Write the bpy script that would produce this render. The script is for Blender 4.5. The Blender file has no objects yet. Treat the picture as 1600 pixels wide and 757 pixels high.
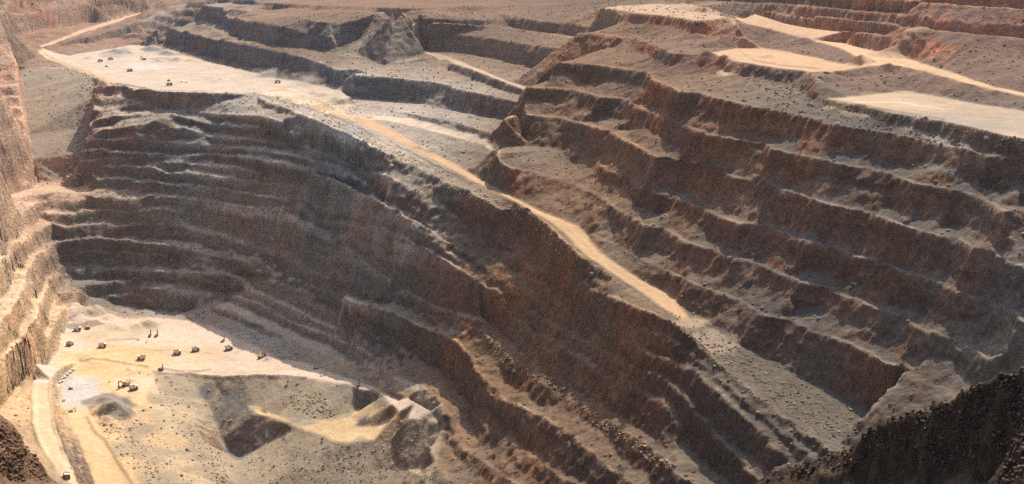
import bpy, math, random
import numpy as np
from mathutils import Vector, Matrix
from mathutils.geometry import delaunay_2d_cdt

# ------------------------------------------------------------------ camera, sky, sun
C = bpy.data.collections.new('scene'); bpy.context.scene.collection.children.link(C)
sc = bpy.context.scene
F, PITCH, S = 1900.0, math.radians(14.0), 1.3      # focal length in photo pixels, tilt, metres per drawing unit
cam = bpy.data.cameras.new('camera'); camo = bpy.data.objects.new('camera', cam); C.objects.link(camo)
cam.sensor_width = 36.0; cam.lens = 36.0 * F / 1600.0
cam.clip_start = 1.0; cam.clip_end = 20000.0
camo.location = (0, 0, 0); camo.rotation_euler = (math.pi / 2 - PITCH, 0, 0)
sc.camera = camo
SUN_AZ, SUN_EL = math.radians(19.0), math.radians(49.0)   # azimuth from +Y towards +X
w = bpy.data.worlds.new('World'); sc.world = w; w.use_nodes = True
nt = w.node_tree; nt.nodes.clear()
sky = nt.nodes.new('ShaderNodeTexSky'); sky.sky_type = 'NISHITA'; sky.sun_disc = False
sky.sun_elevation = SUN_EL; sky.sun_rotation = SUN_AZ; sky.dust_density = 4.0; sky.ozone_density = 0.4; sky.air_density = 0.8
bg = nt.nodes.new('ShaderNodeBackground'); bg.inputs[1].default_value = 0.13
wo = nt.nodes.new('ShaderNodeOutputWorld')
nt.links.new(sky.outputs[0], bg.inputs[0]); nt.links.new(bg.outputs[0], wo.inputs[0])
sun = bpy.data.lights.new('sun', 'SUN'); sun.energy = 4.55; sun.angle = math.radians(0.5); sun.color = (1.0, 0.84, 0.64)
suno = bpy.data.objects.new('sun', sun); C.objects.link(suno)
sv = Vector((math.sin(SUN_AZ) * math.cos(SUN_EL), math.cos(SUN_AZ) * math.cos(SUN_EL), math.sin(SUN_EL)))
suno.rotation_euler = sv.to_track_quat('Z', 'Y').to_euler(); suno.location = (800, 1500, 1500)
vs = sc.view_settings; vs.view_transform = 'Standard'; vs.look = 'None'; vs.gamma = 1.0; vs.exposure = 0.24
vs.use_curve_mapping = False
sc.cycles.use_denoising = False
sc.cycles.max_bounces = 6; sc.cycles.diffuse_bounces = 3; sc.cycles.volume_bounces = 0
sc.cycles.sample_clamp_direct = 4.0; sc.cycles.sample_clamp_indirect = 2.0

# ------------------------------------------------------------------ survey: where each traced line stands
cp, sp_ = math.cos(PITCH), math.sin(PITCH)
def ray(px, py):
    a = (px - 800.0) / F; b = -(py - 378.5) / F
    return a, cp + sp_ * b, -sp_ + cp * b
def at_z(px, py, z):
    a, y, zz = ray(px, py); t = z * S / zz
    return (a * t, y * t, z * S)
def at_d(px, py, d):
    a, y, zz = ray(px, py); t = d * S / y
    return (a * t, y * t, zz * t)

LINES = []            # 3-D polylines that become edges of the terrain
NAMED = {}
def resample(P, step):
    out = [P[0]]
    for a, b in zip(P[:-1], P[1:]):
        n = max(1, int(math.dist(a[:2], b[:2]) / step))
        for k in range(1, n + 1):
            t = k / n; out.append(tuple(a[i] + (b[i] - a[i]) * t for i in range(3)))
    return out
# lines whose distance is stretched about the lookout (x position in the photo, factor)
STRETCH = {'N1': [(830, 1), (900, .992), (1200, .988)], 'N2': [(480, 1), (600, .994), (780, .99), (960, .978), (1200, .975)],
  'c3': [(480, 1), (600, .98), (740, .985)],
  'c4': [(500, 1), (600, .97), (690, .98), (780, .985), (960, .96), (1150, .945)], 'N4': [(500, 1), (600, .963), (691, .97), (766, .973), (937, .94), (1056, .915)], 'N4b': [(757, .976), (937, .945), (1056, .921)],
  'N5': [(545, .99), (600, .958), (697, .952), (869, .92), (984, .89)], 'N6': [(575, .967), (697, .943), (819, .91), (960, .87)], 'N7': [(691, .92), (784, .895), (870, .87)],
  'N8': [(669, .91), (760, .865)], 'N9': [(660, .90), (720, .86)]}
for k_ in ('floorback floorleft floorfront road1L road1R pitpadL road2R padR pile slopemid dump hollow0 hollow1 hollow2 padU padL_ padin frontslope frontslope2').split(): STRETCH[k_] = [(250, .975), (650, .93)]
def L(name, pts, z0, z1=None, add=True, depth=False):
    """pts in photo pixels with elevation running z0..z1 (or a list) along the line"""
    n = len(pts)
    if isinstance(z0, (list, tuple)): zs = list(z0)
    else:
        z1 = z0 if z1 is None else z1
        cum = [0]
        for a, b in zip(pts[:-1], pts[1:]): cum.append(cum[-1] + math.dist(a, b))
        zs = [z0 + (z1 - z0) * c / cum[-1] for c in cum]
    # a positive value is a distance from the lookout, turned into the elevation seen there
    zs = [v if v < 0 or depth else ray(*q)[2] / ray(*q)[1] * v for v, q in zip(zs, pts)]
    W = []
    for i in range(n - 1):
        (x0, y0), (x1, y1) = pts[i], pts[i + 1]
        m = max(1, int(math.hypot(x1 - x0, y1 - y0) / 14))
        for k in range(m):
            t = k / m; W.append((x0 + (x1 - x0) * t, y0 + (y1 - y0) * t, zs[i] + (zs[i + 1] - zs[i]) * t))
    W.append((pts[-1][0], pts[-1][1], zs[-1]))
    st = STRETCH.get(name, 1.0)
    if st != 1.0: W = [(x, y, v * (st if isinstance(st, float) else float(np.interp(x, [q[0] for q in st], [q[1] for q in st])))) for x, y, v in W]
    f = at_d if depth else at_z
    P = [f(*q) for q in W]
    NAMED[name] = P
    if add: LINES.append(P)
    return P
TOES = []
def toe(*a, **k): TOES.append((a, k))
def make_toe(lower, uppers, run=0.50, tal=0.42, dmax=160.0, lo=0, hi=1, wmax=12.0, berm=0.25):
    """foot of the rock face that rises behind bench edge `lower` to `uppers`; an apron of broken rock leans on the face"""
    U = np.array(sum([NAMED[u] for u in uppers], []))
    Pl = resample(NAMED[lower], 14 * S); n = len(Pl)
    out, bm = [], []
    def flush():
        if len(out) > 1: LINES.append(list(out))
        if berm and len(bm) > 1: LINES.append(list(bm))
        out.clear(); bm.clear()
    for i, p in enumerate(Pl):
        if not (lo <= i / n <= hi): continue
        d = np.hypot(U[:, 0] - p[0], U[:, 1] - p[1]); k = int(np.argmin(d))
        if d[k] > dmax * S or d[k] < 4 or U[k, 2] < p[2] + 4:
            flush(); continue
        q = U[k]; h = q[2] - p[2]; dd = float(d[k])
        bench = min(max(dd - run * h, 0.25 * dd), 0.9 * dd); bb = bench / dd
        wob = 1 + 0.55 * math.sin(p[0] * .11 + p[1] * .07) * math.sin(p[1] * .043 + 1.3) + 0.35 * math.sin(p[0] * .31 - p[1] * .23)
        out.append((p[0] + (q[0] - p[0]) * bb, p[1] + (q[1] - p[1]) * bb, p[2] + min(tal * bench * wob, wmax * S, 0.5 * h)))
        if berm:
            bf = bb * berm * (0.8 + 0.4 * math.sin(p[0] * .09 + p[1] * .13))
            bm.append((p[0] + (q[0] - p[0]) * bf, p[1] + (q[1] - p[1]) * bf, p[2] + 0.5))
    flush()
def mid(name, a, b, t=0.5, step=12):
    """an extra narrow ledge between two traced bench edges"""
    A = np.array(NAMED[a]); out = []
    for p in resample(NAMED[b], step * S):
        d = np.hypot(A[:, 0] - p[0], A[:, 1] - p[1]); k = int(np.argmin(d))
        if d[k] > 150 * S or d[k] < 8: continue
        q = A[k]; out.append(tuple(p[i] * t + q[i] * (1 - t) for i in range(3)))
    NAMED[name] = out; LINES.append(out)
def behind(name, f=1.1, drop=40, n=2):
    """the hidden back of a crest that stands in front of lower ground"""
    for k in range(1, n + 1):
        g = 1 + (f - 1) * k
        P = [(x * g, y * g, z * g - drop * S * (0.6 + 0.4 * k)) for x, y, z in NAMED[name]]
        LINES.append(P)

# ---- right-hand wall: bench edges from the top down
L('A', [(938,13),(960,15),(985,20),(1040,25),(1085,33),(1120,31),(1142,33),(1150,38)], -98.5)
L('Atop', [(945,8),(985,9),(1040,14),(1090,20),(1135,27)], -97)
L('B', [(903,52),(930,55),(960,60),(985,57),(1010,66),(1025,74),(1050,84),(1075,85),(1100,85),(1140,93),(1180,101),(1230,108),(1265,112),(1300,112),(1330,108)], -124)
L('C', [(866,98),(905,100),(940,103),(975,108),(1005,113),(1020,125),(1060,143),(1100,147),(1135,158),(1165,165),(1200,172),(1240,179),(1265,186),(1303,197),(1350,203),(1375,208),(1415,216),(1440,221),(1480,229),(1547,245),(1600,254),(1700,275),(1850,300)], [-148]*9+[-149,-150,-151,-152,-153,-154,-154,-154.5,-154.5,-155,-155,-155,-155,-155])
L('D', [(819,137),(860,138),(900,141),(937,152),(969,155),(994,166),(1016,175),(1037,186),(1062,194),(1087,204),(1109,211),(1141,218),(1181,225),(1207,235),(1237,240),(1266,249),(1316,258),(1359,264),(1397,275),(1425,286),(1469,294),(1506,302),(1528,308),(1553,322),(1572,333),(1600,324),(1700,345),(1850,380)], -175,-184)
L('E', [(786,186),(820,180),(870,184),(920,196),(953,209),(975,218),(997,231),(1022,246),(1050,247),(1069,250),(1084,256),(1122,268),(1144,277),(1184,284),(1219,297),(1250,306),(1269,312),(1300,321),(1325,328),(1359,333),(1381,342),(1400,350),(1428,358),(1459,367),(1491,372),(1519,389),(1553,399),(1600,417),(1700,450),(1850,500)], -203,-211)
L('F', [(776,242),(786,224),(806,217),(830,229),(875,236),(900,242),(925,246),(937,258),(950,267),(970,272),(987,280),(1000,294),(1019,300),(1041,305),(1072,315),(1100,327),(1125,338),(1156,350),(1187,350),(1219,360),(1235,366),(1259,379),(1303,387),(1337,400),(1369,408),(1381,411),(1412,427),(1459,440),(1500,458),(1544,470),(1575,484),(1600,504),(1700,545),(1850,610)], -234,-239)
L('G', [(800,263),(828,268),(860,277),(900,288),(925,301),(947,317),(969,331),(990,343),(1006,355),(1031,358),(1047,365),(1069,377),(1094,386),(1122,393),(1145,404),(1175,407),(1203,420),(1225,431),(1250,441),(1287,448),(1312,460),(1344,471),(1375,486),(1406,497),(1431,511),(1469,525),(1500,537),(1525,552),(1547,565),(1569,570),(1640,610),(1800,700)], [-246, -249, -252, -255, -257, -257.4, -257.7, -258.1, -258.5, -258.9, -259.2, -259.6, -260.0, -260.3, -260.7, -261.1, -261.4, -261.8, -262.2, -262.6, -262.9, -263.3, -263.7, -264.0, -264.4, -264.8, -265.1, -265.5, -265.9, -266.3, -266.6, -267.0])
L('H', [(926,366),(950,380),(975,392),(1000,404),(1028,415),(1056,428),(1075,439),(1106,452),(1128,459),(1162,473),(1194,494),(1231,500),(1256,514),(1294,524),(1325,538),(1350,551),(1375,567),(1412,584),(1437,597),(1469,609),(1490,620),(1560,660),(1700,740)], -282,-293)
# main haul road that ramps down the wall: outer (left) and inner (right) edges
RL = [(395,144),(440,157),(462,163),(500,175),(525,184),(556,197),(600,218),(650,240),(681,256),(728,281),(775,303),(822,326),(850,349),(872,372),(894,391),(912,406),(944,428),(981,453),(1012,478),(1045,500),(1085,525),(1130,560),(1180,598),(1230,640),(1280,680),(1320,702)]
RLz = [-216,-218,-220,-225,-228,-233,-242,-252,-257,-265,-270,-276,-280,-283,-286,-288,-292,-296,-299,-302,-306,-311,-316,-321,-325,-328]
RR = [(440,138),(470,148),(510,166),(545,179),(575,187),(600,197),(619,206),(650,224),(681,242),(712,257),(744,277),(775,292),(806,311),(853,334),(875,342),(903,354),(917,367),(932,389),(960,411),(1000,436),(1040,455),(1075,482),(1110,504),(1150,535),(1200,560),(1250,586),(1275,598),(1300,610),(1335,628),(1365,643),(1390,656)]
RRz = [-216,-218,-222,-228,-233,-236,-240,-247,-253,-259,-265,-270,-274,-280,-281,-283,-285,-288,-291,-295,-299,-302,-305,-309,-313,-317,-319,-321,-323,-325,-326]
L('roadL', RL, RLz); L('roadR', RR, RRz)
for a_, b_ in (('B', ['A']), ('C', ['B', 'pan2f']), ('D', ['C']), ('E', ['D']), ('F', ['E']), ('G', ['F']), ('H', ['G'])):
    toe(a_, b_, run=.26, tal=.52, wmax=15.0, dmax=400, berm=.30)
# the left end of the promontory turns away from the camera
for nm in 'ABCD':
    P = NAMED[nm]; x, y, z = P[0]
    LINES.append([P[0], (x + 10*S, y + 45*S, z - 6*S), (x + 42*S, y + 110*S, z - 10*S)])
# ---- wall below the haul road
L('N1', [(800,352),(812,368),(826,388),(840,406),(856,420),(868,434),(872,448),(888,455),(903,453),(931,457),(966,471),(990,480),(1012,484),(1041,497),(1059,507),(1085,530),(1119,565),(1156,596),(1175,612),(1200,637),(1225,655),(1250,677),(1281,696),(1294,706),(1330,740),(1400,800)], [1252,1243,1228,1200,1170,1148,1135,1108,1085,1048,1008,982,962,937,921,899,868,840,825,806,789,770,748,740,715,660])
L('N2', [(560,262),(600,276),(640,292),(700,335),(740,372),(770,395),(790,412),(805,432),(819,448),(837,466),(856,483),(887,489),(896,505),(925,519),(950,527),(985,541),(1010,551),(1037,559),(1058,574),(1090,588),(1120,612),(1160,652),(1200,692),(1218,712),(1260,750),(1330,820)], [1468,1408,1375,1318,1285,1255,1232,1210,1192,1168,1142,1100,1086,1048,1012,970,945,920,902,877,849,817,786,774,744,694])
NAMED['N2'] = NAMED['N2']
L('c4', [(122,262),(175,264),(250,267),(312,274),(359,281),(422,288),(455,292),(480,305),(502,321),(530,336),(555,347),(585,354),(612,366),(637,378),(690,405),(730,430),(762,452),(781,468),(792,486),(804,502),(818,510),(828,522),(847,527),(875,543),(906,560),(931,574),(956,589),(985,606),(1006,613),(1037,632),(1056,660),(1066,696),(1090,725),(1150,790)], [1688,1660,1645,1630,1590,1545,1512,1492,1472,1448,1425,1400,1375,1338,1280,1240,1215,1200,1188,1175,1160,1148,1122,1085,1048,1018,992,958,938,905,886,872,850,790])
L('N4', [(437,330),(500,362),(550,395),(590,430),(622,452),(669,475),(719,492),(742,500),(753,514),(766,534),(781,553),(803,570),(822,583),(850,601),(875,618),(909,635),(937,654),(969,673),(994,689),(1016,707),(1044,728),(1056,738),(1120,790)], [1500,1445,1408,1375,1345,-392,-388,1212,1200,1180,1160,1135,1112,1078,1048,1014,984,948,922,902,876,865,810])
L('N4b', [(757,503),(772,508),(790,532),(806,548),(830,560),(855,578),(880,596),(905,610),(930,628),(958,645),(985,660),(1010,680),(1040,700),(1062,718)], [1218,1208,1182,1160,1129,1097,1066,1040,1010,979,952,926,896,873])
L('N5', [(535,466),(560,475),(600,484),(660,510),(697,525),(712,534),(722,547),(731,562),(744,584),(759,606),(781,621),(822,640),(869,666),(909,697),(931,715),(956,738),(984,757),(1060,820)], [-406,-409,-413,-416,-416,1225,1212,1200,1178,1154,1130,1085,1032,987,964,940,912,850])
L('N6', [(575,522),(610,540),(650,562),(680,580),(697,596),(712,615),(728,634),(747,656),(778,678),(819,706),(869,741),(897,755),(960,800)], [1325,1300,1270,1245,1225,1206,1184,1156,1116,1066,1010,982,920])
L('N7', [(691,648),(700,672),(716,694),(734,709),(784,741),(812,760),(870,810)], [1185,1172,1152,1128,1072,1045,990])
L('N8', [(669,699),(681,722),(697,741),(712,758),(760,820)], [1165,1148,1128,1108,1055])
L('N9', [(660,745),(672,775),(720,840)], [1138,1112,1058])
mid('N15', 'N1', 'N2', .5); mid('N25', 'N2', 'c4', .5)
toe('N15', ['N1'], lo=.25, run=.3); toe('N2', ['N15'], lo=.3, run=.3); toe('N25', ['N2'], lo=.5, run=.3); toe('c4', ['N25'], lo=.5, run=.3)
toe('N4', ['c4'], lo=.15, hi=.45); toe('N5', ['N4']); toe('N6', ['N5'])
toe('N7', ['N6']); toe('N8', ['N7'])
# ---- central dark wall under the upper pad
L('c1', [(145,137),(168,136),(190,136),(210,141),(250,143),(290,146),(335,146),(344,140),(370,140),(395,148),(420,160),(455,172),(490,186),(520,200),(560,217),(600,238),(650,262),(690,285),(728,300),(770,322),(800,340)], [-215,-215,-215,-215,-215,-215,-215,-215,-215,-217,-219,-222,-224,-230,-237,-246,1395,1345,1305,1268,1258])
L('c2', [(135,215),(180,198),(240,190),(322,212),(420,222),(480,232),(530,248),(560,262)], [1720,1705,1700,1682,1605,1535,1490,1470])
L('c1b', [(146,172),(200,165),(260,168),(330,178),(400,180),(440,190)], [1770,1765,1760,1712,1650,1598])
L('c3', [(128,238),(180,236),(256,244),(330,243),(390,249),(437,254),(520,280),(580,308),(640,342),(690,372),(740,402)], [1700,1675,1664,1655,1592,1545,1475,1420,1350,1298,1262])
L('c5', [(150,293),(170,295),(215,305),(312,314),(359,320),(437,330)], [1640,1636,1622,1606,1565,1505])
for nm, a_, b_ in (('c15', 'c1b', 'c2'), ('c25', 'c2', 'c3'), ('c35', 'c3', 'c4'), ('c45', 'c4', 'c5')): mid(nm, a_, b_, .5)
for a_, b_ in (('c1b','c1'),('c15','c1b'),('c2','c15'),('c25','c2'),('c3','c25'),('c35','c3'),('c4','c35'),('c45','c4'),('c5','c45')): toe(a_, [b_], run=.35, tal=.4, dmax=300, hi=.62 if a_ in ('c4', 'c35') else 1)
toe('N2', ['c1'], hi=.3); toe('N4', ['c5', 'c4'], hi=.15)
# second road / bench rim across the wall (from the left)
L('L2', [(-200,335),(-60,328),(0,321),(19,310),(50,304),(90,300),(122,303),(135,312),(156,322),(200,332),(250,341),(272,351),(300,362),(344,369),(390,385),(420,394),(445,408),(455,422),(478,436),(500,450),(530,460)], [-322,-328,-332,-334,-336,-338,-340,1622,1614,1605,1594,1588,1576,1556,1518,1494,1466,1450,1424,1400,1368])
L('L2b', [(-200,318),(-60,314),(0,308),(31,299),(78,289),(128,294),(140,304),(165,316),(210,325),(262,336),(300,352),(345,361),(395,374),(440,384),(462,392),(487,414),(510,438),(529,457)], [-322,-328,-332,-334,-337,-339,1622,1614,1606,1597,1585,1565,1524,1482,1464,1430,1395,1370])
# alcove under it
L('Q1', [(87,377),(120,375),(175,378),(220,382),(270,386),(330,398),(380,408),(430,425)], [1558,1568,1572,1570,1562,1538,1500,1462])
L('Q2', [(98,431),(105,429),(142,425),(175,426),(208,427),(271,427),(306,426),(350,431),(380,440)], [1525,1532,1542,1545,1545,1535,1520,1498,1478])
L('Q3', [(124,456),(130,450),(175,443),(208,451),(262,454),(300,459),(328,462)], [1500,1512,1528,1530,1518,1502,1488])
L('Q4', [(142,466),(186,475),(219,480),(262,488),(300,490)], [1508,1515,1514,1505,1492])
toe('Q2', ['Q1']); toe('Q3', ['Q2']); toe('Q1', ['L2'], lo=.3)
L('P1', [(403,435),(431,440),(456,448),(475,456),(500,471),(525,486)], [1470,1448,1428,1410,1385,1358])
L('P2', [(378,449),(409,462),(441,476),(475,492),(506,506),(544,520)], [1472,1447,1420,1390,1362,1328])
L('P3', [(362,461),(394,472),(425,488),(456,504),(494,518),(519,528),(547,540)], [1474,1450,1424,1396,1362,1340,1315])
L('P4', [(331,469),(362,478),(394,495),(425,508),(466,527),(500,540),(537,558)], [1484,1462,1436,1410,1374,1345,1312])
L('P5', [(306,483),(337,493),(378,507),(409,522),(441,535),(475,555),(512,571),(550,588),(585,603),(620,615),(650,628),(672,642),(684,662),(690,690)], [1478,1458,1430,1404,1374,1335,1290,1246,1205,1165,1130,1108,1090,1070])
L('P5b', [(330,478),(370,492),(410,510),(445,527),(480,543),(520,558),(555,567),(590,574),(625,589),(662,606),(690,631),(694,655)], [1472,1446,1412,1382,1348,1306,1268,1232,1190,1146,1110,1085])
for a, b in (('P2','P1'),('P3','P2'),('P4','P3')): toe(a, [b], run=0.5, tal=0.1)

# ---- pit floor and the left wall that runs towards the camera
L('floorback', [(125,478),(150,492),(190,497),(210,498),(245,497),(300,502),(340,513),(362,524),(395,540),(440,562),(475,566),(500,577),(545,592),(580,604),(600,615),(640,632),(672,650)], [-468,-469,-471,-472,-474,-477,-480,-482,-484,-485,-486,-486,-486,-486,-486,-486,-487])
L('floorleft', [(125,478),(112,490),(104,505),(99,522),(90,548),(70,572),(52,592),(47,615)], [-468,-468,-468,-468,-469,-469,-469,-468])
L('floorfront', [(140,560),(180,558),(250,583),(300,585),(350,590),(400,587),(440,589),(479,591),(519,597),(548,603),(572,610),(585,609),(601,619),(612,632),(622,645),(636,655),(664,657),(680,656)], [-474,-475,-482]+[-486]*15)
L('road1L', [(47,615),(48,640),(52,669),(63,701),(83,728),(98,745),(112,760),(140,800)], [-468,-468,-467,-468,-469,-470,-471,-474])
L('road1R', [(120,560),(95,578),(81,594),(79,625),(85,658),(92,684),(98,706),(114,734),(124,758),(160,800)], [-473,-471,-470,-469,-469,-469,-470,-471,-472,-475])
L('pitpadL', [(125,568),(100,585),(91,600),(95,625),(105,650),(125,690),(140,730),(150,760),(180,810)], [-477,-478,-479,-480,-481,-487,-494,-500,-508])
L('road2R', [(165,590),(150,610),(140,635),(138,650),(147,673),(165,690),(180,714),(200,742),(212,760),(250,820)], [-480,-481,-482,-483,-486,-490,-495,-501,-505,-515])
L('padR', [(232,592),(232,615),(225,635),(205,650),(185,650),(165,652)], [-482,-482,-483,-484,-484,-484])
L('pile', [(150,640),(163,633),(175,640),(190,645)], [-478,-476,-479,-482])
L('slopemid', [(215,680),(260,720),(300,757),(340,800)], [-493,-504,-517,-530])
# crest of the dump between the sunlit slope and the hollow
L('dump', [(240,586),(245,605),(262,628),(285,650),(305,672),(322,695),(336,722),(345,757),(360,800)], [-484,-486,-491,-498,-505,-513,-522,-536,-548])
L('hollow0', [(300,600),(340,612),(370,625),(400,640),(430,654)], [1303,1296,1285,1268,1252])
L('hollow1', [(322,628),(338,660),(346,690),(352,712),(375,716),(405,702),(440,680)], [1282,1258,1237,1220,1222,1218,1226])
L('hollow2', [(336,723),(375,724),(410,714),(440,697),(455,676)], [1160,1186,1192,1200,1216])
L('padU', [(400,634),(426,646),(453,655),(480,656),(506,657),(530,655),(548,652),(556,642),(566,640)], -507,-505)
L('padL_', [(400,645),(453,664),(492,678),(527,690),(548,691),(561,682),(585,687),(611,686),(625,670),(630,657)], [-508,-509,-510,-510,-510,-509,-508,-506,-500,-494])
L('padin', [(560,664),(585,668),(605,662),(612,650)], [-507,-506,-502,-497])
L('frontslope', [(370,757),(420,748),(480,735),(540,735),(600,735),(655,735)], [1142,1148,1152,1152,1150,1140])
L('frontslope2', [(300,860),(420,860),(540,860),(660,860)], [-575,-575,-570,-560])
L('pitbot', [(-100,1000),(200,1050),(500,1080),(690,1040)], [-500,-560,-590,-575])
# left wall benches (sunlit)
L('T1', [(72,315),(55,321),(33,336),(15,355),(0,372),(-40,405),(-150,480)], -347,-340)
L('T2', [(81,348),(55,362),(33,378),(13,398),(0,418),(-40,460),(-130,560)], -367,-355)
L('T3', [(87,377),(75,390),(55,405),(41,430),(35,450),(28,468),(13,490),(0,503),(-50,560),(-130,660)], -390,-378)
L('T4', [(98,431),(88,428),(76,440),(70,455),(63,475),(59,499),(44,523),(13,554),(0,570),(-50,620),(-100,680)], [-422,-421,-419,-417,-415,-412,-411,-410,-410,-408,-405])
L('T5', [(122,457),(96,488),(81,517),(72,545),(55,568),(33,591),(10,625),(-30,680)], [-438,-440,-441,-443,-444,-445,-447,-448])
for a, b in (('T1','L2'),('T2','T1'),('T3','T2'),('T4','T3'),('T5','T4')): toe(a, [b], run=0.38, tal=0.15, dmax=120, berm=0)
L('W0', [(0,30),(12,62),(28,100),(30,150),(40,200),(45,245),(54,283)], [-132,-155,-185,-225,-268,-300,-336])
L('W1', [(-60,30),(-50,100),(-40,170),(-30,240),(-20,290)], [-100,-150,-200,-260,-310])
L('W2', [(-250,20),(-230,120),(-200,240)], [-80,-120,-220])
# ---- grey tipped slope at left
L('scree0', [(28,106),(60,106),(100,104),(125,107),(145,118)], -211.8,-214.5)
L('scree1', [(54,284),(80,284),(110,280),(128,290)], [-335,-335,-335,-338])
L('screeR', [(145,120),(143,170),(136,200),(130,240),(126,285)], [-216,-246,-274,-302,-334])
L('screeL', [(30,110),(34,160),(44,210),(50,250),(56,282)], [-216,-250,-282,-308,-334])
# ---- upper pad and the roads round it
L('rdlowU', [(66,75),(78,88),(100,95),(125,101),(150,113),(178,126),(215,138)], [-210.0,-211.8,-212.7,-213.6,-214.5,-215.4,-215.4])
L('rdlowL', [(60,82),(72,92),(103,103),(141,118),(170,131),(190,131)], [-210.0,-210.9,-212.7,-214.5,-215.4,-215.4])
L('rdupL', [(66,75),(109,60),(156,43),(194,32),(240,22)], [-210.0,-203.6,-193.7,-185.5,-179.2])
L('rdupU', [(60,72),(105,56),(150,39),(190,28),(240,17)], [-209.1,-202.7,-192.8,-184.6,-178.3])
L('padback', [(88,84),(110,88),(150,80),(200,72),(219,71),(266,81),(344,101),(400,115),(437,124),(465,127),(500,134),(535,143),(545,152)], -214.5)
L('u1', [(100,80),(150,68),(203,58),(225,56),(281,74),(344,91),(406,109),(450,118),(490,128),(540,138)], [-210,-207,-204,-204,-206,-208,-209,-210,-211,-213])
L('u2', [(84,72),(110,64),(137,58),(165,48),(194,41),(220,40),(247,44),(291,50),(337,62),(366,66),(400,75),(447,84),(491,95),(515,105),(550,117)], [-208,-200,-195,-188,-182,-180,-178,-177,-177,-176,-178,-180,-183,-188,-190])
L('u3b', [(309,28),(328,42),(359,60),(391,68),(430,76),(490,84),(545,80)], [-161,-168,-173,-174,-176,-178,-178])
L('u3', [(240,26),(300,22),(337,25),(375,29),(437,42),(494,55),(520,62)], [-167,-154,-148,-140,-143,-153,-158])
L('u4', [(300,8),(350,14),(406,22),(462,27),(500,33),(530,38)], [-135,-133,-134,-130,-131,-136])
L('uf1', [(250,3),(330,-3),(430,5),(500,9),(545,10),(590,11)], [3000,2640,2375,2290,2240,2190])
toe('u4', ['uf1'], run=.3, tal=.1, dmax=400, berm=0)
L('uleft1', [(-60,60),(0,62),(31,57),(62,49),(110,40),(156,32),(200,24),(228,18)], [2450,2500,2600,2680,2800,2950,3050,3100])
L('uleft2', [(-60,28),(0,23),(31,22),(80,16),(125,11),(175,5),(230,0)], [2520,2570,2650,2760,2870,2990,3130])
L('uleft3', [(-60,-5),(0,-3),(100,-14),(200,-22)], [2600,2640,2900,3130])
L('shelf', [(28,106),(45,98),(55,88),(60,82)], [-211.8,-210.9,-210.0,-210.0])
for a, b in (('uleft1','uleft2'),('uleft2','uleft3')): toe(a, [b], tal=.1, dmax=400, berm=0)
# ---- benches in the middle distance
L('b0', [(545,180),(575,187),(600,188),(640,196),(680,206),(720,217),(757,228),(772,238)], [-228,-231,-232,-236,-238,-240,-243,-246])
L('b1', [(555,163),(600,169),(650,179),(690,187),(712,190),(766,207),(785,205)], [-224,-226,-226,-226,-227,-229,-232])
L('b2', [(548,117),(575,114),(600,120),(650,126),(694,131),(712,139),(744,145),(790,155),(816,160)], -190,-202)
L('b3', [(600,102),(620,92),(640,88),(665,90),(690,100)], -186)
L('b4', [(600,64),(619,69),(666,84),(697,92),(712,100),(759,117),(806,136),(823,141)], [-172,-173,-175,-177,-179,-184,-190,-193])
L('b4u', [(625,66),(660,78),(700,88),(744,107),(800,130),(822,136)], [-172,-174,-177,-183,-190,-191])
L('b5', [(605,44),(640,50),(700,53),(731,56),(775,62),(837,72),(890,80)], [-146,-146,-148,-149,-151,-153,-155])
L('b6', [(612,24),(725,17),(775,22),(816,28),(856,34),(866,33),(905,40),(940,45)], -116,-127)
L('b7', [(540,18),(600,19),(656,16),(712,12),(775,10),(900,7),(960,4)], [-120,-119,-117,-114,-113,-112,-112])
L('spillc', [(590,22),(580,40),(570,60),(560,85),(552,108)], [-120,-137,-155,-175,-188])
for a, b in (('b1','b2'),('b2','b4'),('b4u','b5'),('b5','b6')): toe(a, [b], tal=.03, dmax=500, berm=0)
toe('b0', ['b1'], dmax=300)
toe('padback', ['u1'], tal=.1, dmax=300, berm=0); toe('u1', ['u2'], tal=.1, dmax=400, berm=0); toe('u3b', ['u3'], tal=.1, dmax=400, berm=0)
# ---- upper right plateau, its road and the wall above
L('prU', [(1147,28),(1184,34),(1231,47),(1287,59),(1350,76),(1428,95),(1491,115),(1547,134),(1600,145),(1700,175),(1900,240)], [-104.8,-107.7,-110.5,-114.4,-118.2,-121.0,-123.9,-127.2,-130.1,-134.4,-139.1])
L('prL', [(1152,34),(1194,44),(1250,58),(1312,75),(1344,91),(1352,100)], [-105.8,-108.6,-112.0,-115.3,-118.2,-121.0])
L('prR', [(1330,108),(1366,104),(1397,102),(1444,111),(1506,129),(1553,140),(1600,150),(1700,182),(1900,250)], [-123.9,-122.9,-122.9,-124.4,-125.8,-128.7,-131.0,-135.3,-140.1])
L('panback', [(1150,76),(1175,73),(1230,82),(1280,92),(1310,100),(1345,103)], [-123.9,-124.4,-124.4,-124.4,-123.9,-122.9])
L('ledge1', [(1100,60),(1130,53),(1160,50)], [-117.2,-116.3,-115.3])
L('ledge2', [(1281,130),(1337,127),(1375,122),(1408,119)], [-131.5,-131.5,-130.6,-129.6])
L('ledge2t', [(1290,123),(1340,121),(1380,116),(1404,113)], [-130.6,-130.6,-129.6,-128.7])
L('ledge0', [(1275,121),(1319,110),(1330,108)], [-125.8,-124.4,-123.9])
L('pan2b', [(1292,155),(1350,150),(1412,142),(1475,153),(1522,162),(1600,174),(1700,205),(1900,270)], [-140.5,-140,-139.5,-139,-139,-139,-139,-141])
L('pan2f', [(1292,157),(1350,167),(1400,178),(1475,190),(1550,207),(1600,218),(1700,240),(1850,270)], [-140.5,-140,-140,-139.5,-139.5,-139.5,-139,-139])
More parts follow.
